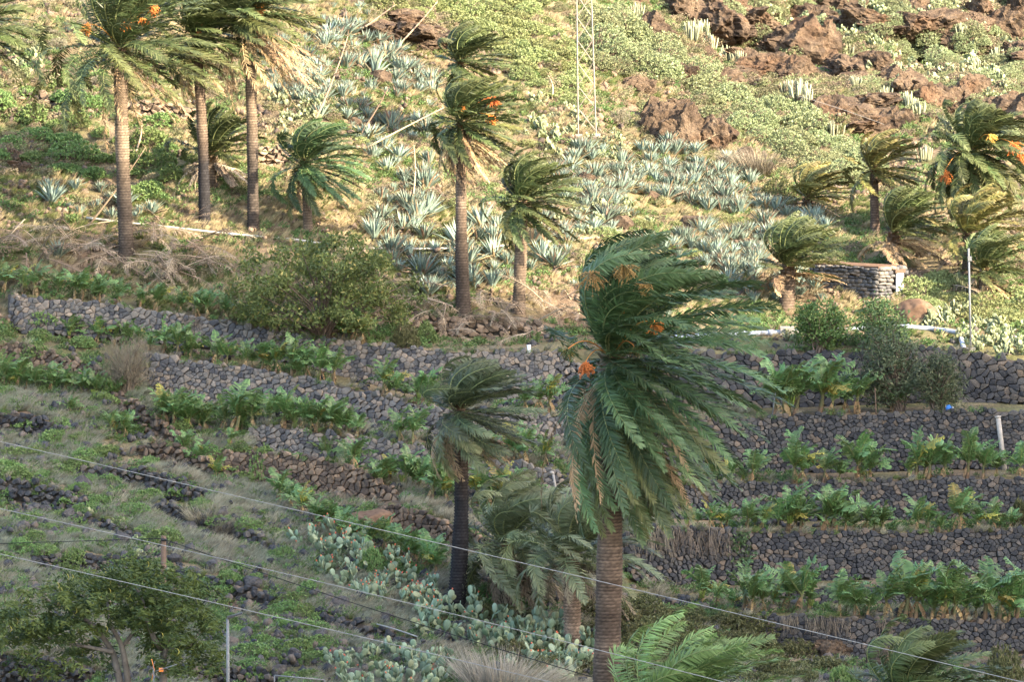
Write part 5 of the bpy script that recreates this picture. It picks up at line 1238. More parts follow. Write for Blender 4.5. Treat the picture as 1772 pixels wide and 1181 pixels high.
# ------------------------------------------------------------------ rocks and outcrops
def rock_mb(seed, sub=3, cuts=12, rough=0.10, sharp=0.78, cells=34, cellamp=0.30):
    rs = RS(seed); bm = bmesh.new(); bmesh.ops.create_icosphere(bm, subdivisions=sub, radius=1.0)
    V = np.array([v.co[:] for v in bm.verts]); T = np.array([[v.index for v in f.verts] for f in bm.faces]); bm.free()
    V = V * (1 + 0.22 * fbm3(V * 1.3 + seed, seed, 2))[:, None]
    for n, o in zip(rand_dirs(rs, cuts), rs.uniform(sharp - 0.2, sharp + 0.15, cuts)):
        s = V @ n - o; V = V - np.where(s > 0, s, 0)[:, None] * n * 0.96
    if cells:                                   # broken blocks: each cell steps in or out as a whole
        c = nrm(rs.normal(size=(cells, 3))) * rs.uniform(0.6, 1.0, (cells, 1)); W_ = V + 0.12 * np.stack([fbm3(V * 3 + k * 9, seed + k, 2) for k in range(3)], -1)
        i = ((W_[:, None] * [1, 1, .7] - c[None] * [1, 1, .7]) ** 2).sum(-1).argmin(1); V = V * (1 + cellamp * rs.uniform(-0.6, 0.5, cells)[i])[:, None]
    V = V + nrm(V) * (rough * fbm3(V * 5.0 + seed * 3.1, seed + 5, 3))[:, None]
    mb = MB(); mb.add(V, None, T, np.full((len(V), 3), 0.0)); return mb
ROCK_MB = [rock_mb(400 + i, 5, cells=60, rough=0.16) for i in range(5)] + [rock_mb(420 + i, 3, cells=10, cellamp=0.18) for i in range(6)]
ROCKS = [m.mesh('rock', M['rock'], False) for m in ROCK_MB]
GROCKS = [m.mesh('boulder', M['rock_grey'], False) for m in ROCK_MB]
def rock_at(x, y, w, h, i, label, name='boulder', cat='boulder', ms=None, group=None, sink=0.25):
    d = float(dep(x, y)[0]); k = F / d; b = P(x, y, d); rs = RS(int(x * 7 + y))
    z = h / k
    return tag(new(name, (ms or ROCKS)[i % len(ROCKS)], None, b + np.array([0, 0.15 * w / k, z * (0.5 - sink)]), (rs.normal(0, .25), rs.normal(0, .25), rs.rand() * 6.28), (w / k * 0.62, w / k * 0.62, z * 0.66)), label, cat, group)
def outcrop(label, blocks, seed):
    sz = 1.0 if seed in (1, 2, 8, 9) else 0.95
    """one rock mass made of several broken blocks that lean into each other"""
    rs = RS(seed); x0, y0 = blocks[0][:2]; root = thing('rock_outcrop', label, 'rock outcrop', G1(x0, y0), 'outcrops on the upper slope')
    for i, (x, y, w, h) in enumerate(blocks):
        for q in range(3):
            xx, yy, ww, hh = (x, y, w, h) if q == 0 else (x + rs.uniform(-.7, .7) * w, y + rs.uniform(-.2, .2) * h, w * rs.uniform(.6, 1.1), h * rs.uniform(.3, .55))
            d = float(dep(xx, yy)[0]); k = F / d; b = P(xx, yy, d) - np.array(root.location)
            new('rock', ROCKS[(seed + i * 2 + q * 3) % 5], root, b + np.array([0, 0.3 * ww / k, hh / k * 0.26]), (rs.normal(0, .15), rs.normal(0, .15), rs.rand() * 6.28), (ww / k * 0.8 * sz, ww / k * 0.6 * sz, hh / k * 0.66 * sz))
outcrop('brown cliff of upright rock columns right of the lattice mast', [(1185, 252, 62, 88), (1150, 240, 46, 74), (1222, 256, 52, 66), (1252, 252, 36, 50), (1130, 215, 34, 50), (1170, 200, 40, 40)], 1)
outcrop('reddish sunlit outcrop between two bands of domed bushes', [(1490, 232, 112, 66), (1440, 210, 66, 44), (1546, 232, 66, 62), (1500, 190, 90, 34), (1420, 190, 40, 30)], 2)
outcrop('jagged brown rock face at the top edge above the domed bushes', [(1240, 62, 92, 66), (1190, 30, 70, 56), (1300, 52, 70, 50), (1222, 20, 60, 50), (1270, 16, 50, 40)], 3)
outcrop('tall brown crag right of the jagged rock face', [(1392, 104, 92, 84), (1430, 92, 50, 76), (1350, 96, 56, 60), (1410, 46, 60, 50)], 4)
outcrop('grey shadowed crag on the far right slope', [(1572, 172, 72, 66), (1612, 186, 46, 56), (1545, 150, 50, 40), (1665, 190, 62, 66), (1690, 170, 40, 50)], 5)
outcrop('dark crag in the top right corner', [(1742, 60, 76, 66), (1772, 40, 60, 80), (1700, 30, 50, 50), (1760, 100, 50, 40)], 6)
outcrop('broken rock band across the far right slope', [(1740, 200, 66, 50), (1772, 215, 50, 60), (1712, 214, 40, 40)], 7)
outcrop('crumbling bare rock bank at the top behind the slim palm', [(712, 72, 90, 36), (660, 62, 60, 34), (760, 84, 60, 36), (700, 46, 80, 30), (740, 60, 60, 24)], 8)
outcrop('dark rock cluster on the pale agave slope', [(1015, 330, 48, 32), (1046, 338, 36, 26), (1062, 350, 22, 14)], 9)
outcrop('long broken brown rock ledge below the tall brown crag', [(1330, 130, 70, 50), (1290, 112, 50, 40), (1380, 140, 60, 46), (1470, 136, 70, 50), (1510, 120, 50, 40)], 10)
outcrop('weathered brown ledges at the top edge right of the tall crag', [(1500, 50, 80, 50), (1560, 60, 70, 46), (1620, 50, 70, 44), (1580, 20, 60, 40), (1460, 20, 60, 44), (1660, 90, 60, 50)], 11)
outcrop('low rock rib running down left of the jagged rock face', [(1150, 110, 50, 40), (1130, 60, 46, 44), (1180, 140, 44, 44), (1110, 160, 40, 36), (1250, 150, 44, 40)], 12)
for _i, (x, y, w, h, l) in enumerate([
    (1206, 400, 56, 36, 'large rounded brown boulder among the agaves'), (1076, 395, 38, 26, 'brown boulder left of the large rounded one'), (1130, 350, 26, 22, 'small dark boulder on the agave slope'), (1288, 285, 40, 40, 'dark burnt-looking stump of rock beside dry grass'),
    (660, 145, 36, 26, 'dark boulder in the left agave patch'), (700, 270, 30, 24, 'boulder behind the slim palm'), (1500, 545, 26, 22, 'dark boulder left of the earth mound'), (20, 280, 40, 30, 'brown boulder at the left edge'), (40, 300, 40, 26, 'flat brown boulder near the left edge'),
    (1440, 1140, 60, 40, 'large grey boulder at the foot of the bottom wall'), (1530, 1160, 60, 44, 'blocky boulder at the bottom under the lowest wall')]):
    rock_at(x, y, w, h, 5 + _i, l)
_k = 0
for _w, _poly, _n, _md, (a, b), _m in [
    ('tumbled down the lower left slope', [(0, 720), (120, 740), (300, 860), (470, 930), (560, 1020), (700, 1090), (690, 1181), (420, 1181), (400, 1020), (60, 960)], 90, 26, (10, 40), GROCKS),
    ('scattered on the rocky top right slope', [(1100, 0), (1772, 0), (1772, 230), (1600, 240), (1400, 150), (1120, 160)], 55, 24, (10, 34), ROCKS),
    ('lying on the dry top left slope', [(0, 0), (450, 0), (460, 250), (440, 380), (230, 420), (0, 380)], 40, 36, (8, 24), ROCKS),
    ('lying between the middle palms', [(640, 100), (740, 160), (1000, 300), (1320, 420), (1100, 470), (720, 420), (520, 330)], 36, 36, (8, 22), ROCKS)]:
    rs = RS(len(_w) * 3)
    for q in scatter(_poly, _n, _md, 800 + len(_w)):
        w = rs.uniform(a, b) * rs.uniform(.6, 1); _k += 1
        mass(rock_at(q[0], q[1], w, w * rs.uniform(0.45, 0.8), 5 + rs.randint(6), 'boulder', group='boulders ' + _w, ms=_m), q[0], q[1], ('grey' if _m is GROCKS else 'brown') + ' angular boulder')

# earth mound and bare bank
def mound(label, x, y, w, h, seed, name='earth_mound'):
    d = float(dep(x, y)[0]); k = F / d; mb = rock_mb(seed, 4, 8, 0.12, 0.85, 0)
    V = mb.V[0] * np.array([w / k * .55, w / k * .5, h / k * 0.62]); mb.V[0] = V
    tag(new(name, mb.mesh(name, M['earth'], True), None, P(x, y, d) + np.array([0, 0.3, h / k * 0.3])), label, 'earth mound')
mound('rounded brown earth mound in front of the stone hut', 1584, 560, 64, 48, 31)
mound('flat bare brown earth bank beside the tan wall', 642, 914, 76, 34, 32)

# ------------------------------------------------------------------ the stone hut
def hut():
    d = float(dep(1520, 516)[0]) - 0.8; k = F / d; b = P(1520, 524, d)     # near corner
    root = thing('stone_hut', 'small flat roofed stone hut with a white door on the sunlit slope', 'hut', b)
    hgt = 58 / k
    # two visible faces: long dark one running left, short sunlit one running right and back
    a1 = math.radians(136); a2 = math.radians(46)      # directions in plan from the near corner
    u1 = np.array([math.cos(a1), math.sin(a1), 0]); u2 = np.array([math.cos(a2), math.sin(a2), 0])
    l1 = 108 / k / abs(u1[0]); l2 = 44 / k / abs(u2[0])
    rs = RS(9); items = []
    for u, L, door in ((u1, l1, None), (u2, l2, (0.62, 0.98))):
        yaw = math.atan2(u[1], u[0]); nrm_ = np.array([u[1], -u[0], 0]); nrm_ = nrm_ if nrm_[1] < 0 or nrm_[0] > 0.5 else -nrm_
        v = 0.0
        while v < hgt:
            rh = rs.uniform(0.13, 0.22); s = 0.0
            while s < L:
                wd = rs.uniform(0.2, 0.5)
                if not (door and door[0] * L - 0.1 < s + wd / 2 < door[1] * L + 0.1 and v < hgt * 0.85):
                    items.append((b + u * (s + wd / 2) + np.array([0, 0, v + rh / 2]) + rs.normal(0, .02, 3), (rs.normal(0, .06), rs.normal(0, .1), yaw + rs.normal(0, .06)), (wd * .53, 0.16, rh * 0.56), rs.randint(16)))
                s += wd * 0.97
            v += rh * 0.97
    put_stones(root, items, 'stone_grey')
    core = MB(); p0 = np.zeros(3); p1 = u1 * l1; p2 = u2 * l2; ins = nrm(u1 + u2) * 0.12
    ring = [p0 + ins, p1 + ins, p1 + p2, p2 + ins]
    V = [q + [0, 0, -0.4] for q in ring] + [q + [0, 0, hgt - 0.03] for q in ring]
    core.add(V, [[0, 1, 5, 4], [1, 2, 6, 5], [2, 3, 7, 6], [3, 0, 4, 7], [4, 5, 6, 7]]); new('wall_core', core.mesh('wall_core', M['core'], False), root)
    rf = MB(); V = [q * 1.02 + [0, 0, hgt + z] for z in (0.0, 0.13) for q in [p0 - nrm(u1 + u2) * 0.05, p1, p1 + p2, p2]]
    rf.add(V, [[0, 1, 5, 4], [1, 2, 6, 5], [2, 3, 7, 6], [3, 0, 4, 7], [4, 5, 6, 7], [3, 2, 1, 0]]); new('roof', rf.mesh('roof', M['earth'], False), root)
    n2_ = np.array([u2[1], -u2[0], 0]); dr = MB(); c0 = u2 * l2 * 0.66 + n2_ * 0.10; c1 = u2 * l2 * 0.96 + n2_ * 0.10; t = n2_ * 0.06
    V = [q + [0, 0, z] for z in (-0.1, hgt * 0.84) for q in (c0, c1, c1 + t, c0 + t)]
    dr.add(V, [[0, 1, 5, 4], [1, 2, 6, 5], [2, 3, 7, 6], [3, 0, 4, 7], [4, 5, 6, 7]]); do = new('door', dr.mesh('door', M['white'], False), root); do['label'] = 'bright white door'
    hd = MB(); m = c0 * 0.8 + c1 * 0.2 + t * 1.2 + [0, 0, hgt * .42]; tube(hd, [m, m + n2_ * 0.06, m + n2_ * 0.06 + [0, 0, .12]], 0.015, 5); new('handle', hd.mesh('handle', M['dark']), do)
    ln = MB(); c0 = u2 * l2 * 0.6 + n2_ * 0.02; c1 = u2 * l2 * 1.02 + n2_ * 0.02; t = n2_ * 0.16
    V = [q + [0, 0, z] for z in (hgt * 0.86, hgt * 0.97) for q in (c0, c1, c1 + t, c0 + t)]
    ln.add(V, [[0, 1, 5, 4], [1, 2, 6, 5], [2, 3, 7, 6], [3, 0, 4, 7], [4, 5, 6, 7], [3, 2, 1, 0]]); new('lintel', ln.mesh('lintel', M['wood'], False), root)
hut()
_lw = ('U9', 'low sunlit stone wall with a flat cap running right from the hut', 'stone_tan', [(1562, 482), (1580, 480), (1608, 486), (1622, 492)], [(1562, 506), (1580, 508), (1608, 504), (1622, 498)])
build_wall(_lw, 640)

# ------------------------------------------------------------------ pipes, posts, wires, mast
def pipe(label, pts, rpx, mat, off=0.25, name='water_pipe', cat='pipe', sides=8, blocks=(), joints=()):
    p = [(x, y) for x, y in pts]; ds = np.array([float(dep(x, y)[0]) for x, y in p]) - off
    if len(ds) > 3: ds[1:-1] = (ds[:-2] + ds[1:-1] + ds[2:]) / 3
    w = np.array([P(x, y, d) for (x, y), d in zip(p, ds)]); o = w[len(w) // 2]
    k = F / ds.mean(); root = thing(name, label, cat, o)
    mb = MB(); n = len(w); s = np.linspace(0, n - 1, (n - 1) * 6 + 1); q = np.stack([np.interp(s, np.arange(n), w[:, c]) for c in range(3)], -1) - o
    tube(mb, q, rpx / k, sides); new('pipe_run', mb.mesh('pipe_run', M[mat]), root)
    for j in joints:
        i = int(j * (len(q) - 2)); c = MB(); t = nrm(q[i + 1] - q[i]); tube(c, [q[i] - t * .12, q[i] + t * .12], rpx / k * 1.3, sides); new('coupling', c.mesh('coupling', M['pipe_grey']), root)
    for (bx, by, bw, bh) in blocks:
        d = float(np.interp(bx, [a for a, _ in p], ds)); c = MB(); cc = P(bx, by, d) - o; hw = bw / k / 2; hh = bh / k
        box(c, cc + [-hw, -0.3, -hh * 0.6], cc + [hw, 0.3, hh * 0.4]); new('concrete_block', c.mesh('concrete_block', M['concrete'], False), root)
    return root
pipe('long thin white pipe on the upper left slope behind the tall trunks', [(150, 377), (225, 386), (300, 394), (370, 402), (430, 408), (505, 414), (560, 422)], 2.0, 'pipe_white', 0.5, joints=(0.3, 0.6))
pipe('long thin white pipe passing behind the two middle trunks', [(575, 430), (640, 430), (740, 431), (830, 428), (890, 424), (960, 417), (1040, 411), (1110, 406)], 2.0, 'pipe_white', 0.5, joints=(0.25, 0.5, 0.75))
pipe('thick grey water pipe on concrete blocks below the stone hut', [(1150, 584), (1200, 583), (1250, 580), (1320, 577), (1400, 573), (1480, 570), (1560, 566), (1610, 569), (1660, 576), (1668, 604)], 4.3, 'pipe_grey', 0.45, blocks=[(1246, 582, 22, 18), (1362, 572, 24, 16), (1648, 594, 26, 22)], joints=(0.15, 0.3, 0.36, 0.52, 0.7))
def post(label, base, top, rpx, mat, name='post', cat='post', off=0.3, capmat=None):
    d = float(dep(base[0], base[1])[0]) - off; k = F / d; b = P(base[0], base[1], d); t = P(top[0], top[1], d) - b
    root = thing(name, label, cat, b); mb = MB(); tube(mb, [-t * 0.08, t * 0.5, t], rpx / k, 10); new('shaft', mb.mesh('shaft', M[mat]), root)
    return root, t, k
r, t, k = post('leaning pale drain pipe standing against the tall dark wall', (1738, 812), (1727, 722), 4.6, 'concrete', 'drain_pipe', 'pipe', 0.5)
mb = MB(); tube(mb, [t * 0.985, t * 1.0, t * 1.02], [0.15, 0.16, 0.13], 10); new('pipe_mouth', mb.mesh('pipe_mouth', M['concrete']), r)
r, t, k = post('short white pipe standing on the wall under the bananas behind the big palm', (964, 862), (957, 820), 2.3, 'concrete', 'drain_pipe', 'pipe', 0.4)
mb = MB(); tube(mb, [t * 0.98, t + [0.0, 0, 0.03], t + [-0.14, -0.05, 0.05]], 0.07, 8); new('elbow', mb.mesh('elbow', M['concrete']), r)
r, t, k = post('small white marker post on top of the wall behind the bent mid palm', (916, 620), (915, 598), 3.4, 'white', 'marker_post')
mb = MB(); tube(mb, [t * 0.95, t * 1.04], 0.105, 8); new('cap', mb.mesh('cap', M['white']), r)
r, t, k = post('tall thin steel post with a small box right of the hut', (1680, 604), (1676, 430), 1.8, 'galv', 'steel_post', 'post')
mb = MB(); box(mb, t * 0.90 + [-.05, -.1, -.12], t * 0.90 + [.14, .05, .1]); new('meter_box', mb.mesh('meter_box', M['galv'], False), r)
mb = MB(); box(mb, [-.2, -.2, -.1], [.2, .2, .06]); new('footing', mb.mesh('footing', M['concrete'], False), r)
r, t, k = post('thin weathered stake standing on the terrace below the bamboo-like shrub', (1517, 738), (1514, 672), 1.0, 'wood', 'stake', 'stake', 0.4)
r, t, k = post('thin dark stake leaning on the banana terrace under the bamboo-like shrub', (1336, 722), (1342, 680), 1.0, 'galv', 'stake', 'stake', 0.4)
# blue plastic canister
d = float(dep(1642, 712)[0]) - 0.4; rt = thing('plastic_canister', 'bright blue plastic canister lying on the terrace by the boulder wall', 'canister', P(1642, 711, d)); mb = MB()
tube(mb, [[-.16, 0, .12], [-.15, 0, .12], [.12, 0, .14], [.17, 0, .15]], [0.08, 0.14, 0.14, 0.05], 10); new('body', mb.mesh('body', M['blue']), rt)
mb = MB(); tube(mb, [[.17, 0, .15], [.22, 0, .152]], 0.045, 8); new('cap', mb.mesh('cap', M['white']), rt)
# lattice mast
def mast():
    d = float(dep(1016, 236)[0]); k = F / d; b = P(1016, 236, d)
    root = thing('lattice_mast', 'pale steel lattice mast rising out of the top edge', 'mast', b)
    Hh = 560 / k; h0 = 15.5 / k; h1 = 9.0 / k
    lean = np.array([-20 / k * Hh / (236 / k) * 0.28, 0, 0])
    def corner(i, z):
        f = z / Hh; r = h0 + (h1 - h0) * f; sx, sy = [(-1, -1), (1, -1), (1, 1), (-1, 1)][i]
        return np.array([sx * r * 1.0, sy * r * 0.8, z]) + lean * f
    for i in range(4):
        mb = MB(); tube(mb, [corner(i, -0.3), corner(i, Hh * .5), corner(i, Hh)], 1.2 / k, 4); new('leg', mb.mesh('leg', M['mast'], False), root)
        mb = MB(); c = corner(i, 0); box(mb, c + [-.22, -.22, -.5], c + [.22, .22, .14]); new('footing', mb.mesh('footing', M['concrete'], False), root)
    zs = np.linspace(0.3, Hh, 15)
    for j in range(len(zs) - 1):
        for i in range(4):
            a, c = (i, (i + 1) % 4) if (j + i) % 2 else ((i + 1) % 4, i)
            mb = MB(); tube(mb, [corner(a, zs[j]), corner(c, zs[j + 1])], 0.75 / k, 4); new('brace', mb.mesh('brace', M['mast'], False), root)
mast()
# guy wire and far wires over the right slope
def wire(label, pts, d0, d1, r, mat, sag=0.0, name='overhead_wire', cat='wire'):
    pts = np.array(pts, float); x = np.linspace(pts[0, 0], pts[-1, 0], 60); y = np.interp(x, pts[:, 0], pts[:, 1])
    c = np.polyfit(pts[:, 0], pts[:, 1], 2 if len(pts) > 2 else 1); y = np.polyval(c, x)
    w = P(x, y, np.linspace(d0, d1, 60)); mb = MB(); tube(mb, w - w[0], r, 5)
    tag(new(name, mb.mesh(name, M[mat]), None, w[0]), label, cat)
wire('uppermost pale overhead wire crossing the lower slope', [(-500, 650), (0, 766), (340, 846), (590, 900), (780, 943), (1023, 1004), (1190, 1043), (1375, 1086), (1578, 1137), (1761, 1181), (2300, 1310)], 225, 205, 0.013, 'wire_pale')
wire('middle pale overhead wire crossing the lower slope', [(-500, 775), (0, 880), (203, 927), (339, 957), (600, 1018), (827, 1076), (996, 1116), (1190, 1166), (1700, 1300)], 222, 205, 0.013, 'wire_pale')
wire('lowest pale overhead wire at the bottom left', [(-500, 850), (0, 960), (203, 1004), (406, 1052), (600, 1096), (759, 1137), (942, 1181), (1400, 1290)], 220, 204, 0.013, 'wire_pale')
wire('black cable running from the wooden pole down to the right', [(284, 934), (423, 981), (600, 1042), (742, 1089), (854, 1120), (1000, 1163), (1200, 1225)], 252, 246, 0.018, 'wire_dark')
wire('black cable running from the left edge to the wooden pole', [(-300, 950), (0, 941), (140, 938), (284, 932)], 252, 252, 0.016, 'wire_dark')
wire('thin wire over the far right slope', [(1380, 165), (1460, 190), (1530, 215)], 330, 330, 0.008, 'wire_pale')
wire('thin pale hose lying between the prickly pears', [(652, 1081), (690, 1092), (722, 1103)], 257, 256, 0.03, 'wire_pale', name='hose', cat='hose')
# wooden pole
d = 252.3; b = P(283, 1150, d); t = P(283, 928, d) - b; root = thing('utility_pole', 'weathered wooden pole carrying the black cable behind the feathery tree', 'pole', b)
mb = MB(); tube(mb, [[0, 0, -2], t * 0.5, t], [0.15, 0.13, 0.11], 10); new('shaft', mb.mesh('shaft', M['wood']), root)
mb = MB(); tube(mb, [t * 0.97 + [-.1, -.12, 0], t * .97 + [.14, -.12, 0]], 0.045, 8); new('insulator', mb.mesh('insulator', M['dark']), root)
# street lamp
d = 236.0; b = P(395, 1260, d); t = P(394, 1072, d) - b; k = F / d; root = thing('street_lamp', 'slim grey street lamp with a flat dark head at the bottom left', 'street lamp', b)
mb = MB(); tube(mb, [[0, 0, -1], t * 0.5, t], [0.075, 0.068, 0.055], 10); new('pole', mb.mesh('pole', M['galv']), root)
mb = MB(); a = t; e = t + np.array([24 / k, -0.1, 8 / k]); s = np.linspace(0, 1, 5)[:, None]
R = np.eye(4); R[:3, 3] = a + np.array([13 / k, 0, 6 / k]); R[:3, :3] = eul(0, -0.28, 0)
box(mb, [-14 / k, -.12, -.035], [13 / k, .12, .035], M=R); box(mb, [-14 / k, -.07, -.07], [-4 / k, .07, .05], M=R); new('lamp_head', mb.mesh('lamp_head', M['dark'], False), root)
mb = MB(); box(mb, [0, -.1, -.045], [11 / k, .1, -.034], M=R); new('lens', mb.mesh('lens', M['white'], False), root)
# television antenna
d = 232.0; b = P(276, 1230, d); k = F / d; root = thing('television_antenna', 'television antenna with an orange hub at the bottom edge', 'antenna', b)
L = lambda x, y, o=0.0: P(x, y, d + o) - b
mb = MB(); tube(mb, [L(266, 1230), L(266, 1158)], 0.022, 6); new('mast_tube', mb.mesh('mast_tube', M['galv']), root)
mb = MB(); tube(mb, [L(268, 1163), L(306, 1151, -.4)], 0.016, 5); new('boom', mb.mesh('boom', M['galv']), root)
for q in range(5):
    c = L(272 + q * 8, 1161.5 - q * 2.5, -.1 * q); mb = MB(); tube(mb, [c + [-0.03, .3, -.02], c + [0.03, -.3, .02]], 0.008, 4); new('rod', mb.mesh('rod', M['galv']), root)
for q in (-1, 1):
    for z in range(4):
        c = L(267, 1160); mb = MB(); tube(mb, [c + [-.05 + .02 * z, -.35, q * (0.06 + 0.07 * z)], c + [-.05 + .02 * z, .35, q * (0.06 + 0.07 * z)]], 0.009, 4); new('reflector_rod', mb.mesh('reflector_rod', M['galv']), root)
    mb = MB(); tube(mb, [L(267, 1160), L(267, 1160) + [-.1, 0, q * .4]], 0.014, 5); new('reflector_arm', mb.mesh('reflector_arm', M['orange']), root)
mb = MB(); box(mb, L(278, 1160) + [-.06, -.08, -.07], L(278, 1160) + [.1, .05, .06]); new('hub', mb.mesh('hub', M['orange'], False), root)
# rail at the bottom edge
d = 238.0; b = P(475, 1215, d); root = thing('hand_rail', 'thin white metal rail showing at the bottom edge', 'rail', b)
mb = MB(); tube(mb, [P(475, 1170, d) - b, P(562, 1178, d) - b], 0.03, 6); new('top_bar', mb.mesh('top_bar', M['galv']), root)
for x in (475, 562):
    mb = MB(); y = 1170 + (x - 475) * 0.09; tube(mb, [P(x, y, d) - b, P(x, y + 60, d) - b], 0.026, 6); new('upright', mb.mesh('upright', M['galv']), root)

# ------------------------------------------------------------------ fallen palm fronds
_ff = []
for _i in range(6):
    rs = RS(950 + _i); a = 0.1
    mb = frond(rs, 3.2, np.array([1, 0, 0.3]), 0.1, 0.5, 34, 0.36, 0.03, np.array([.20, .15, .105]) * rs.uniform(.7, 1.2), np.array([0.31, .24, .17]) * rs.uniform(.7, 1.2), 0.042, 0.0, 0.85, 0.0, True)
    _ff.append(mb.mesh('fallen_frond', M['dry']))
for _w, _poly, _n, _md in [('in the heap around the foot of the tallest left palm', [(0, 400), (90, 395), (200, 400), (300, 395), (360, 430), (370, 470), (300, 500), (230, 480), (100, 470), (10, 460)], 92, 12),
                       ('littering the ground under the two middle palms', [(720, 500), (780, 520), (880, 505), (1000, 520), (1010, 560), (940, 600), (780, 600), (730, 560)], 66, 13),
                       ('below the stone hut and the right palms', [(1340, 530), (1420, 515), (1700, 510), (1760, 530), (1700, 470), (1620, 460)], 18, 24)]:
    rs = RS(len(_w))
    for q in scatter(_poly, _n, _md, 40 + len(_w), yk=0.5):
        s = rs.uniform(0.6, 1.25)
        az = rs.uniform(-2.6, 0.1) if rs.rand() < .8 else rs.rand() * 6.28
        mass(tag(new('fallen_frond', _ff[rs.randint(6)], None, G1(q[0], q[1]) + np.array([0, 0, rs.uniform(0.15, 0.7)]), (rs.normal(0, .5), rs.normal(0.12, .25), az), s), 'dry fallen palm frond ' + _w, 'palm frond', 'fallen fronds ' + _w), q[0], q[1], 'dry fallen palm frond')
# ------------------------------------------------------------------ ground cover nobody could count: grass, herbs, rubble
def tuft(seed, n, h, w, c0, c1, spread=0.35, wind=0.35, curve=0.3, r=0.10):
    rs = RS(seed); mb = MB()
    a = rs.rand(n) * 6.28; rr = r * rs.rand(n) ** 0.5
    B = np.stack([rr * np.cos(a), rr * np.sin(a), np.full(n, -0.03)], -1)
    D = nrm(np.stack([np.cos(a) * spread * rs.rand(n) + wind * rs.uniform(.3, 1.2, n), np.sin(a) * spread * rs.rand(n), np.ones(n)], -1))
    L = h * rs.uniform(0.5, 1.1, n); c = np.asarray(c0)[None] * rs.uniform(.7, 1.3, (n, 1)); t = np.asarray(c1)[None] * rs.uniform(.8, 1.25, (n, 1))
    blades(mb, B, D, perp(D, rs), L, w, WIND[None] * (L * curve)[:, None] + DOWN[None] * (L * 0.15)[:, None], 0.5, c, t, 1.0, 0.8); return mb
def herb(seed, n, h, leaf, lw, c0, c1, r=0.25):
    rs = RS(seed); mb = MB(); D0 = rand_dirs(rs, n); D0[:, 2] = np.abs(D0[:, 2])
    Pp = D0 * np.array([r, r, h]) * rs.rand(n, 1) ** 0.4
    dd = nrm(D0 * 0.5 + rand_dirs(rs, n) * 0.7 + [0.15, 0, .35]); mx = rs.rand(n, 1)
    c = (np.asarray(c0)[None] * (1 - mx) + np.asarray(c1)[None] * mx) * rs.uniform(.8, 1.2, (n, 1))
    blades(mb, Pp, dd, perp(dd, rs), leaf * rs.uniform(.7, 1.3, n), lw, None, 0.5, c, c * 1.1, 0.4, 1.0); return mb
def rubble_mb(seed, c=0.0):
    rs = RS(seed); V, Q = STONES[seed % 16]; mb = MB()
    for i in range(5):
        s = rs.uniform(0.04, 0.16) * (1.8 if i == 0 else 1); a = rs.rand() * 6.28; r = rs.uniform(0, .4)
        V, Q = STONES[rs.randint(16)]
        mb.add(V * s * rs.uniform(.6, 1.2, 3) @ eul(*rs.rand(3)).T + [r * math.cos(a), r * math.sin(a), s * 0.3], Q, None, np.full((len(V), 3), rs.rand()))
    return mb

def instancer(name, label, meshes, pts, scl, rot, idx, cat):
    """one object of kind stuff: the given meshes instanced on points"""
    src = bpy.data.collections.new(name + '_sources')
    for i, m in enumerate(meshes):
        o = bpy.data.objects.new('%s_source_%02d' % (name, i), m); src.objects.link(o)
    me = bpy.data.meshes.new(name); n = len(pts); me.vertices.add(n); me.vertices.foreach_set('co', np.asarray(pts, np.float32).ravel())
    for nm, typ, arr, key in (('scl', 'FLOAT', scl, 'value'), ('idx', 'INT', idx, 'value'), ('rot', 'FLOAT_VECTOR', rot, 'vector')):
        a = me.attributes.new(nm, typ, 'POINT'); a.data.foreach_set(key, np.asarray(arr, np.int32 if typ == 'INT' else np.float32).ravel())
    o = new(name, me); o['kind'] = 'stuff'; o['label'] = label; o['category'] = cat
    ng = bpy.data.node_groups.new(name, 'GeometryNodeTree')
    ng.interface.new_socket('Geometry', in_out='INPUT', socket_type='NodeSocketGeometry'); ng.interface.new_socket('Geometry', in_out='OUTPUT', socket_type='NodeSocketGeometry')
    N = ng.nodes.new; L = ng.links.new
    gi, go = N('NodeGroupInput'), N('NodeGroupOutput'); iop = N('GeometryNodeInstanceOnPoints'); ci = N('GeometryNodeCollectionInfo')
    ci.inputs['Collection'].default_value = src; ci.inputs['Separate Children'].default_value = True; ci.inputs['Reset Children'].default_value = True
    def attr(nm, typ):
        a = N('GeometryNodeInputNamedAttribute'); a.data_type = typ; a.inputs['Name'].default_value = nm; return a.outputs['Attribute']
    L(gi.outputs[0], iop.inputs['Points']); L(ci.outputs[0], iop.inputs['Instance']); iop.inputs['Pick Instance'].default_value = True
    L(attr('idx', 'INT'), iop.inputs['Instance Index']); L(attr('scl', 'FLOAT'), iop.inputs['Scale'])
    er = N('FunctionNodeEulerToRotation'); L(attr('rot', 'FLOAT_VECTOR'), er.inputs[0]); L(er.outputs[0], iop.inputs['Rotation'])
    L(iop.outputs[0], go.inputs[0])
    md = o.modifiers.new('instances', 'NODES'); md.node_group = ng
    return o

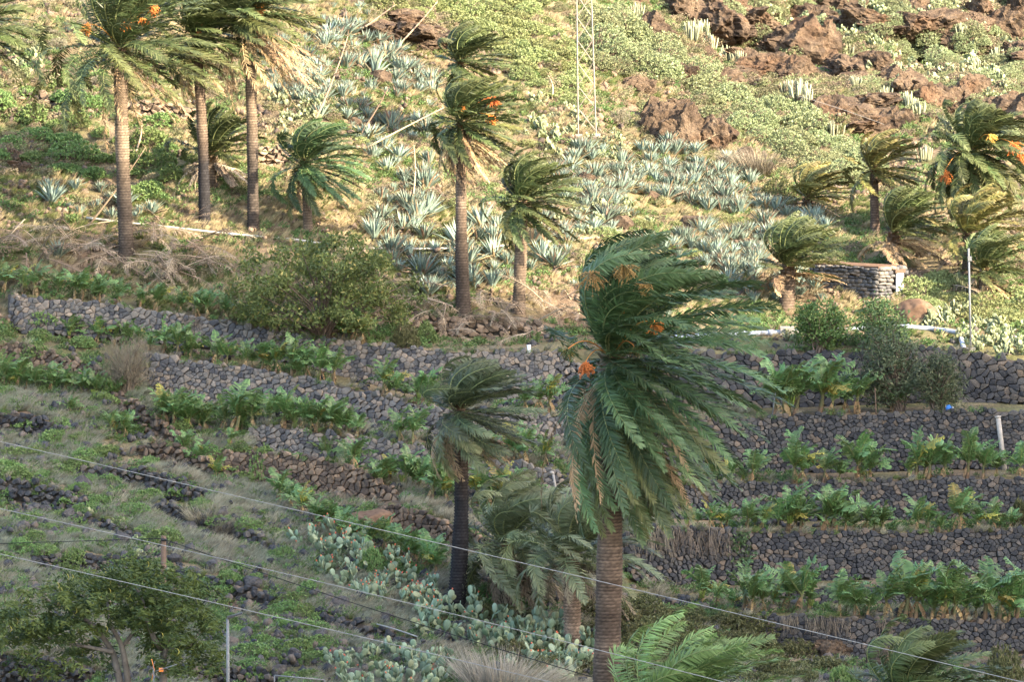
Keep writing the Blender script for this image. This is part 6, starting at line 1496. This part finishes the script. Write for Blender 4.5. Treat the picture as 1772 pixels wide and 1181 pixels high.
def wallmask(px, py):
    i = np.clip(((px - GX[0]) / 10).round().astype(int), 0, len(GX) - 1); j = np.clip(np.searchsorted(-GY, -py), 0, len(GY) - 1); return MK[i, j]
def field(n, seed, dens, lo=(-180, -120), hi=(1960, 1240)):
    """photo points drawn with a density function"""
    rs = RS(seed); out = []; tot = 0
    while tot < n:
        q = np.stack([rs.uniform(lo[0], hi[0], n * 2), rs.uniform(lo[1], hi[1], n * 2)], -1)
        p = G(q[:, 0], q[:, 1]); w = dens(q[:, 0], q[:, 1], p) * (wallmask(q[:, 0], q[:, 1]) > 0.3) * (1 - 0.85 * np.maximum(blob(q[:, 0], q[:, 1], 190, 445, 200, 55), blob(q[:, 0], q[:, 1], 870, 555, 150, 45)))
        q = q[rs.rand(len(q)) < np.clip(w, 0, 1)]; out.append(q); tot += len(q)
        if len(out) > 30: break
    q = np.concatenate(out)[:n]; return q, G(q[:, 0], q[:, 1]), rs

def nz(p, s, f=0.4): return n2(p[:, 0] * f, p[:, 1] * f * 0.8, s, 3)
upper = lambda x, y: np.clip((600 - y) / 60, 0, 1)
topright = lambda x, y: np.clip((x - 1050) / 200, 0, 1) * np.clip((260 - y) / 80, 0, 1)
lowleft = lambda x, y: np.clip((780 - x) / 150, 0, 1) * np.clip((y - 640) / 80, 0, 1)

STRAW = [tuft(1000 + i, 46, 0.50, 0.022, (0.22, 0.17, 0.095), (0.42, 0.34, 0.20), 0.45, 0.3).mesh('straw', M['dry']) for i in range(4)]
PALE = [tuft(1010 + i, 50, 0.5, 0.018, (0.15, 0.135, 0.085), (0.30, 0.275, 0.20), 0.9, 0.3, 0.35).mesh('pale_straw', M['dry']) for i in range(4)]
GRASS = [tuft(1020 + i, 44, 0.42, 0.024, (0.075, 0.10, 0.03), (0.17, 0.18, 0.06), 0.5, 0.35).mesh('grass', M['shrub']) for i in range(4)]
GGRASS = [tuft(1030 + i, 54, 0.34, 0.022, (0.12, 0.13, 0.085), (0.24, 0.245, 0.175), 0.9, 0.3, 0.35).mesh('grey_grass', M['shrub']) for i in range(4)]
HERB = [herb(1040 + i, 60, 0.24, 0.10, 0.05, (0.055, 0.10, 0.03), (0.12, 0.175, 0.055)).mesh('herb', M['shrub']) for i in range(4)]
TWIG = [tuft(1050 + i, 26, 0.5, 0.012, (0.14, 0.11, 0.085), (0.24, 0.19, 0.14), 1.2, 0.3, 0.1, 0.2).mesh('twigs', M['dry']) for i in range(3)]
RUBG = [rubble_mb(1060 + i) for i in range(5)]
def rub(mat): return [m.mesh('rubble', M[mat]) for m in RUBG]

def lay(name, label, cat, meshes, n, seed, dens, smin, smax, tilt=0.15, **kw):
    q, p, rs = field(n, seed, dens, **kw); m = len(p)
    instancer(name, label, meshes, p, rs.uniform(smin, smax, m), np.stack([rs.normal(0, tilt, m), rs.normal(0, tilt, m), rs.uniform(-0.6, 0.6, m)], -1), rs.randint(0, len(meshes), m), cat)
lay('dry_grass', 'dry straw coloured grass over the sunlit upper slope', 'grass', STRAW, 13500, 1, lambda x, y, p: upper(x, y) * np.clip(0.35 + nz(p, 61) * 1.6, 0.03, 1) * (1 - 0.55 * topright(x, y)), 0.4, 1.15)
lay('green_grass', 'fresh green grass between the bushes on the upper slope', 'grass', GRASS, 14500, 2, lambda x, y, p: upper(x, y) * np.clip(0.25 + nz(p, 62) * 1.8 + 0.5 * blob(x, y, 820, 60, 170, 90) + 0.35 * blob(x, y, 100, 280, 220, 130) - 0.6 * topright(x, y), 0.02, 1), 0.4, 1.1)
lay('grey_grass', 'soft grey-green grass over the lower left slope', 'grass', GGRASS, 14000, 3, lambda x, y, p: lowleft(x, y) * np.clip(0.35 + nz(p, 63) * 2.2, 0.02, 1), 0.6, 1.5, lo=(-180, 640), hi=(800, 1240))
lay('pale_grass', 'pale dry grass waving on the lower slope', 'grass', PALE, 8200, 4, lambda x, y, p: np.clip((y - 640) / 60, 0, 1) * np.clip(0.22 + nz(p, 64) * 1.6, 0.02, 1) * (1 - 0.6 * (x > 1150)), 0.5, 1.4, lo=(-180, 620), hi=(1960, 1240))
lay('ground_herbs', 'low green weeds on the terraces and slope', 'weeds', HERB, 13500, 5, lambda x, y, p: np.clip(0.22 + nz(p, 65) * 1.7 + 0.15 * (y > 560) * (x < 800) + 0.3 * (y > 560) - 0.4 * topright(x, y), 0.02, 1), 0.5, 1.5)
lay('dry_twigs', 'dead twigs and dry stems over the slope', 'twigs', TWIG, 6500, 6, lambda x, y, p: np.clip(0.3 + nz(p, 66) * 1.5, 0.03, 1), 0.5, 1.3, 0.5)
lay('brown_rubble', 'loose brown stones on the sunlit slope', 'rubble', rub('stone_brown'), 4400, 7, lambda x, y, p: upper(x, y) * np.clip(0.3 + nz(p, 67) * 1.8 + 0.4 * topright(x, y) + .6 * blob(x, y, 710, 60, 110, 45), 0.03, 1), 0.3, 1.05, 0.4)
lay('grey_rubble', 'loose dark grey stones on the shaded slope', 'rubble', rub('stone_dark'), 3100, 8, lambda x, y, p: np.clip((y - 560) / 80, 0, 1) * np.clip(0.3 + nz(p, 68) * 1.8 + 0.6 * lowleft(x, y), 0.03, 1), 0.35, 1.3, 0.4, lo=(-180, 540), hi=(1960, 1240))

_scrub = [dome_bush(1100 + i, n=150, col=c, col2=c2, leaf=0.16, lw=0.07, per=5, flat=0.8)[1].mesh('scrub', M['shrub']) for i, (c, c2) in enumerate([((0.13, 0.15, 0.065), (0.26, 0.27, 0.13)), ((0.10, 0.105, 0.05), (0.2, 0.19, 0.1)), ((0.17, 0.14, 0.09), (0.27, 0.22, 0.14))])]
lay('slope_scrub', 'small grey-green scrub covering the rocky top right slope', 'scrub', _scrub, 2800, 9, lambda x, y, p: topright(x, y) * np.clip(0.4 + nz(p, 69) * 1.2, 0.05, 1), 0.25, 0.62, 0.2, lo=(1000, -120), hi=(1960, 300))
lay('middle_scrub', 'small mixed scrub between the agaves and boulders', 'scrub', _scrub, 3400, 10, lambda x, y, p: upper(x, y) * (y < 520) * np.clip(0.2 + nz(p, 70) * 1.5, 0.02, 1), 0.2, 0.55, 0.2)
# weeds and straw along the tops of the walls, hanging over the edge
def fringe():
    pts = []; rs = RS(5)
    for w in WALLS:
        x0, x1 = w[3][0][0] + 8, w[3][-1][0] - 8; n = int((x1 - x0) / 7)
        x = rs.uniform(x0, x1, n); x = x[n2(x * 0.02, x * 0, len(w[1]), 2) > -0.25]; pts.append(P(x, wtop(w, x) + rs.uniform(-3, 4, len(x)), wdep(w, x) + rs.uniform(-0.15, 0.3, len(x))))
    p = np.concatenate(pts); m = len(p); ms = HERB[:2] + PALE[:2] + GRASS[:1]
    instancer('wall_weeds', 'weeds and dry grass growing along the wall tops', ms, p, rs.uniform(0.35, 0.95, m), np.stack([rs.normal(0.3, .3, m), rs.normal(0, .3, m), rs.uniform(-.6, .6, m)], -1), rs.randint(0, len(ms), m), 'weeds')
fringe()
# dry creepers hanging on the walls
HANG = []
for _i in range(3):
    rs = RS(1070 + _i); mb = MB(); n = 75; a = rs.uniform(-0.5, 0.5, n)
    B = np.stack([a, rs.uniform(-.12, 0.05, n), rs.uniform(-0.25, 0.1, n)], -1); D = nrm(np.stack([rs.normal(0, .25, n), rs.normal(-.12, .12, n), -np.ones(n)], -1))
    c = np.array([0.19, 0.155, 0.115]) * rs.uniform(.5, 1.3, (n, 1)); blades(mb, B, D, perp(D, rs), rs.uniform(.4, 1.1, n), 0.016, None, .5, c, c * 1.2, 1, 1); HANG.append(mb)
HANGM = [m.mesh('dry_creeper', M['dry']) for m in HANG]
_wd = {w[0]: w for w in WALLS}
for _i, (wn_, x, s, l) in enumerate([('R4', 1135, 1.5, 'hanging'), ('R4', 1105, 1.2, ''), ('R4', 1172, 1.3, ''), ('R4', 1212, 1.5, ''), ('R4', 1238, 1.3, ''), ('R5', 1366, 0.8, ''), ('R5', 1412, .9, ''), ('R5', 1452, 1.0, ''), ('R5', 1530, .7, ''), ('A', 330, .8, ''), ('A', 560, .7, '')]):
    w = _wd[wn_]; _lab = {'R4': 'dry brown creeper hanging over the left end of the long dark wall', 'R5': 'dry grass hanging over the lowest dark wall', 'A': 'dry grass hanging over the long curving grey wall'}[wn_]
    mass(tag(new('dry_creeper', HANGM[_i % 3], None, P(x, float(wtop(w, x)) + 2, float(wdep(w, x)) - 0.22), (0, 0, 0), s), _lab, 'creeper', 'dry growth hanging over ' + {'R4': 'the long dark wall', 'R5': 'the lowest wall', 'A': 'the curving wall'}[wn_]), x, float(wtop(w, x)), 'dry creeper hanging on a wall')
# plumes of tall dry grass
_pl = tuft(1090, 420, 1.5, 0.02, (0.20, 0.17, 0.12), (0.40, 0.35, 0.26), 0.9, 0.5, 0.35, 0.7).mesh('dry_grass_plume', M['dry'])
for x, y, s, l in [(850, 1195, 1.5, 'tall pale plume of dry grass at the bottom edge'), (905, 1200, 1.3, 'tall pale dry grass left of the scaly pale trunk'), (1305, 300, 1.3, 'pale dry grass plume beside the domed bushes'), (1285, 292, 1.1, 'dry grass plume left of the dark stump of rock'), (350, 905, .8, 'dry grass tussock on the rubble of the lower left slope'), (395, 925, .9, 'grey dry grass tussock above the prickly pears')]:
    tag(new('grass_plume', _pl, None, G1(x, y), (0, 0, x), s), l, 'grass')
# agaves past the ones built singly
if _asmall:
    rs = RS(3); m = len(_asmall)
    instancer('far_agaves', 'the remaining agave rosettes on the pale slope', AGAVE, np.array([a[0] for a in _asmall]), [a[1] for a in _asmall], np.stack([np.zeros(m), np.zeros(m), [a[2] for a in _asmall]], -1), rs.randint(0, 7, m), 'agave')
label_masses()
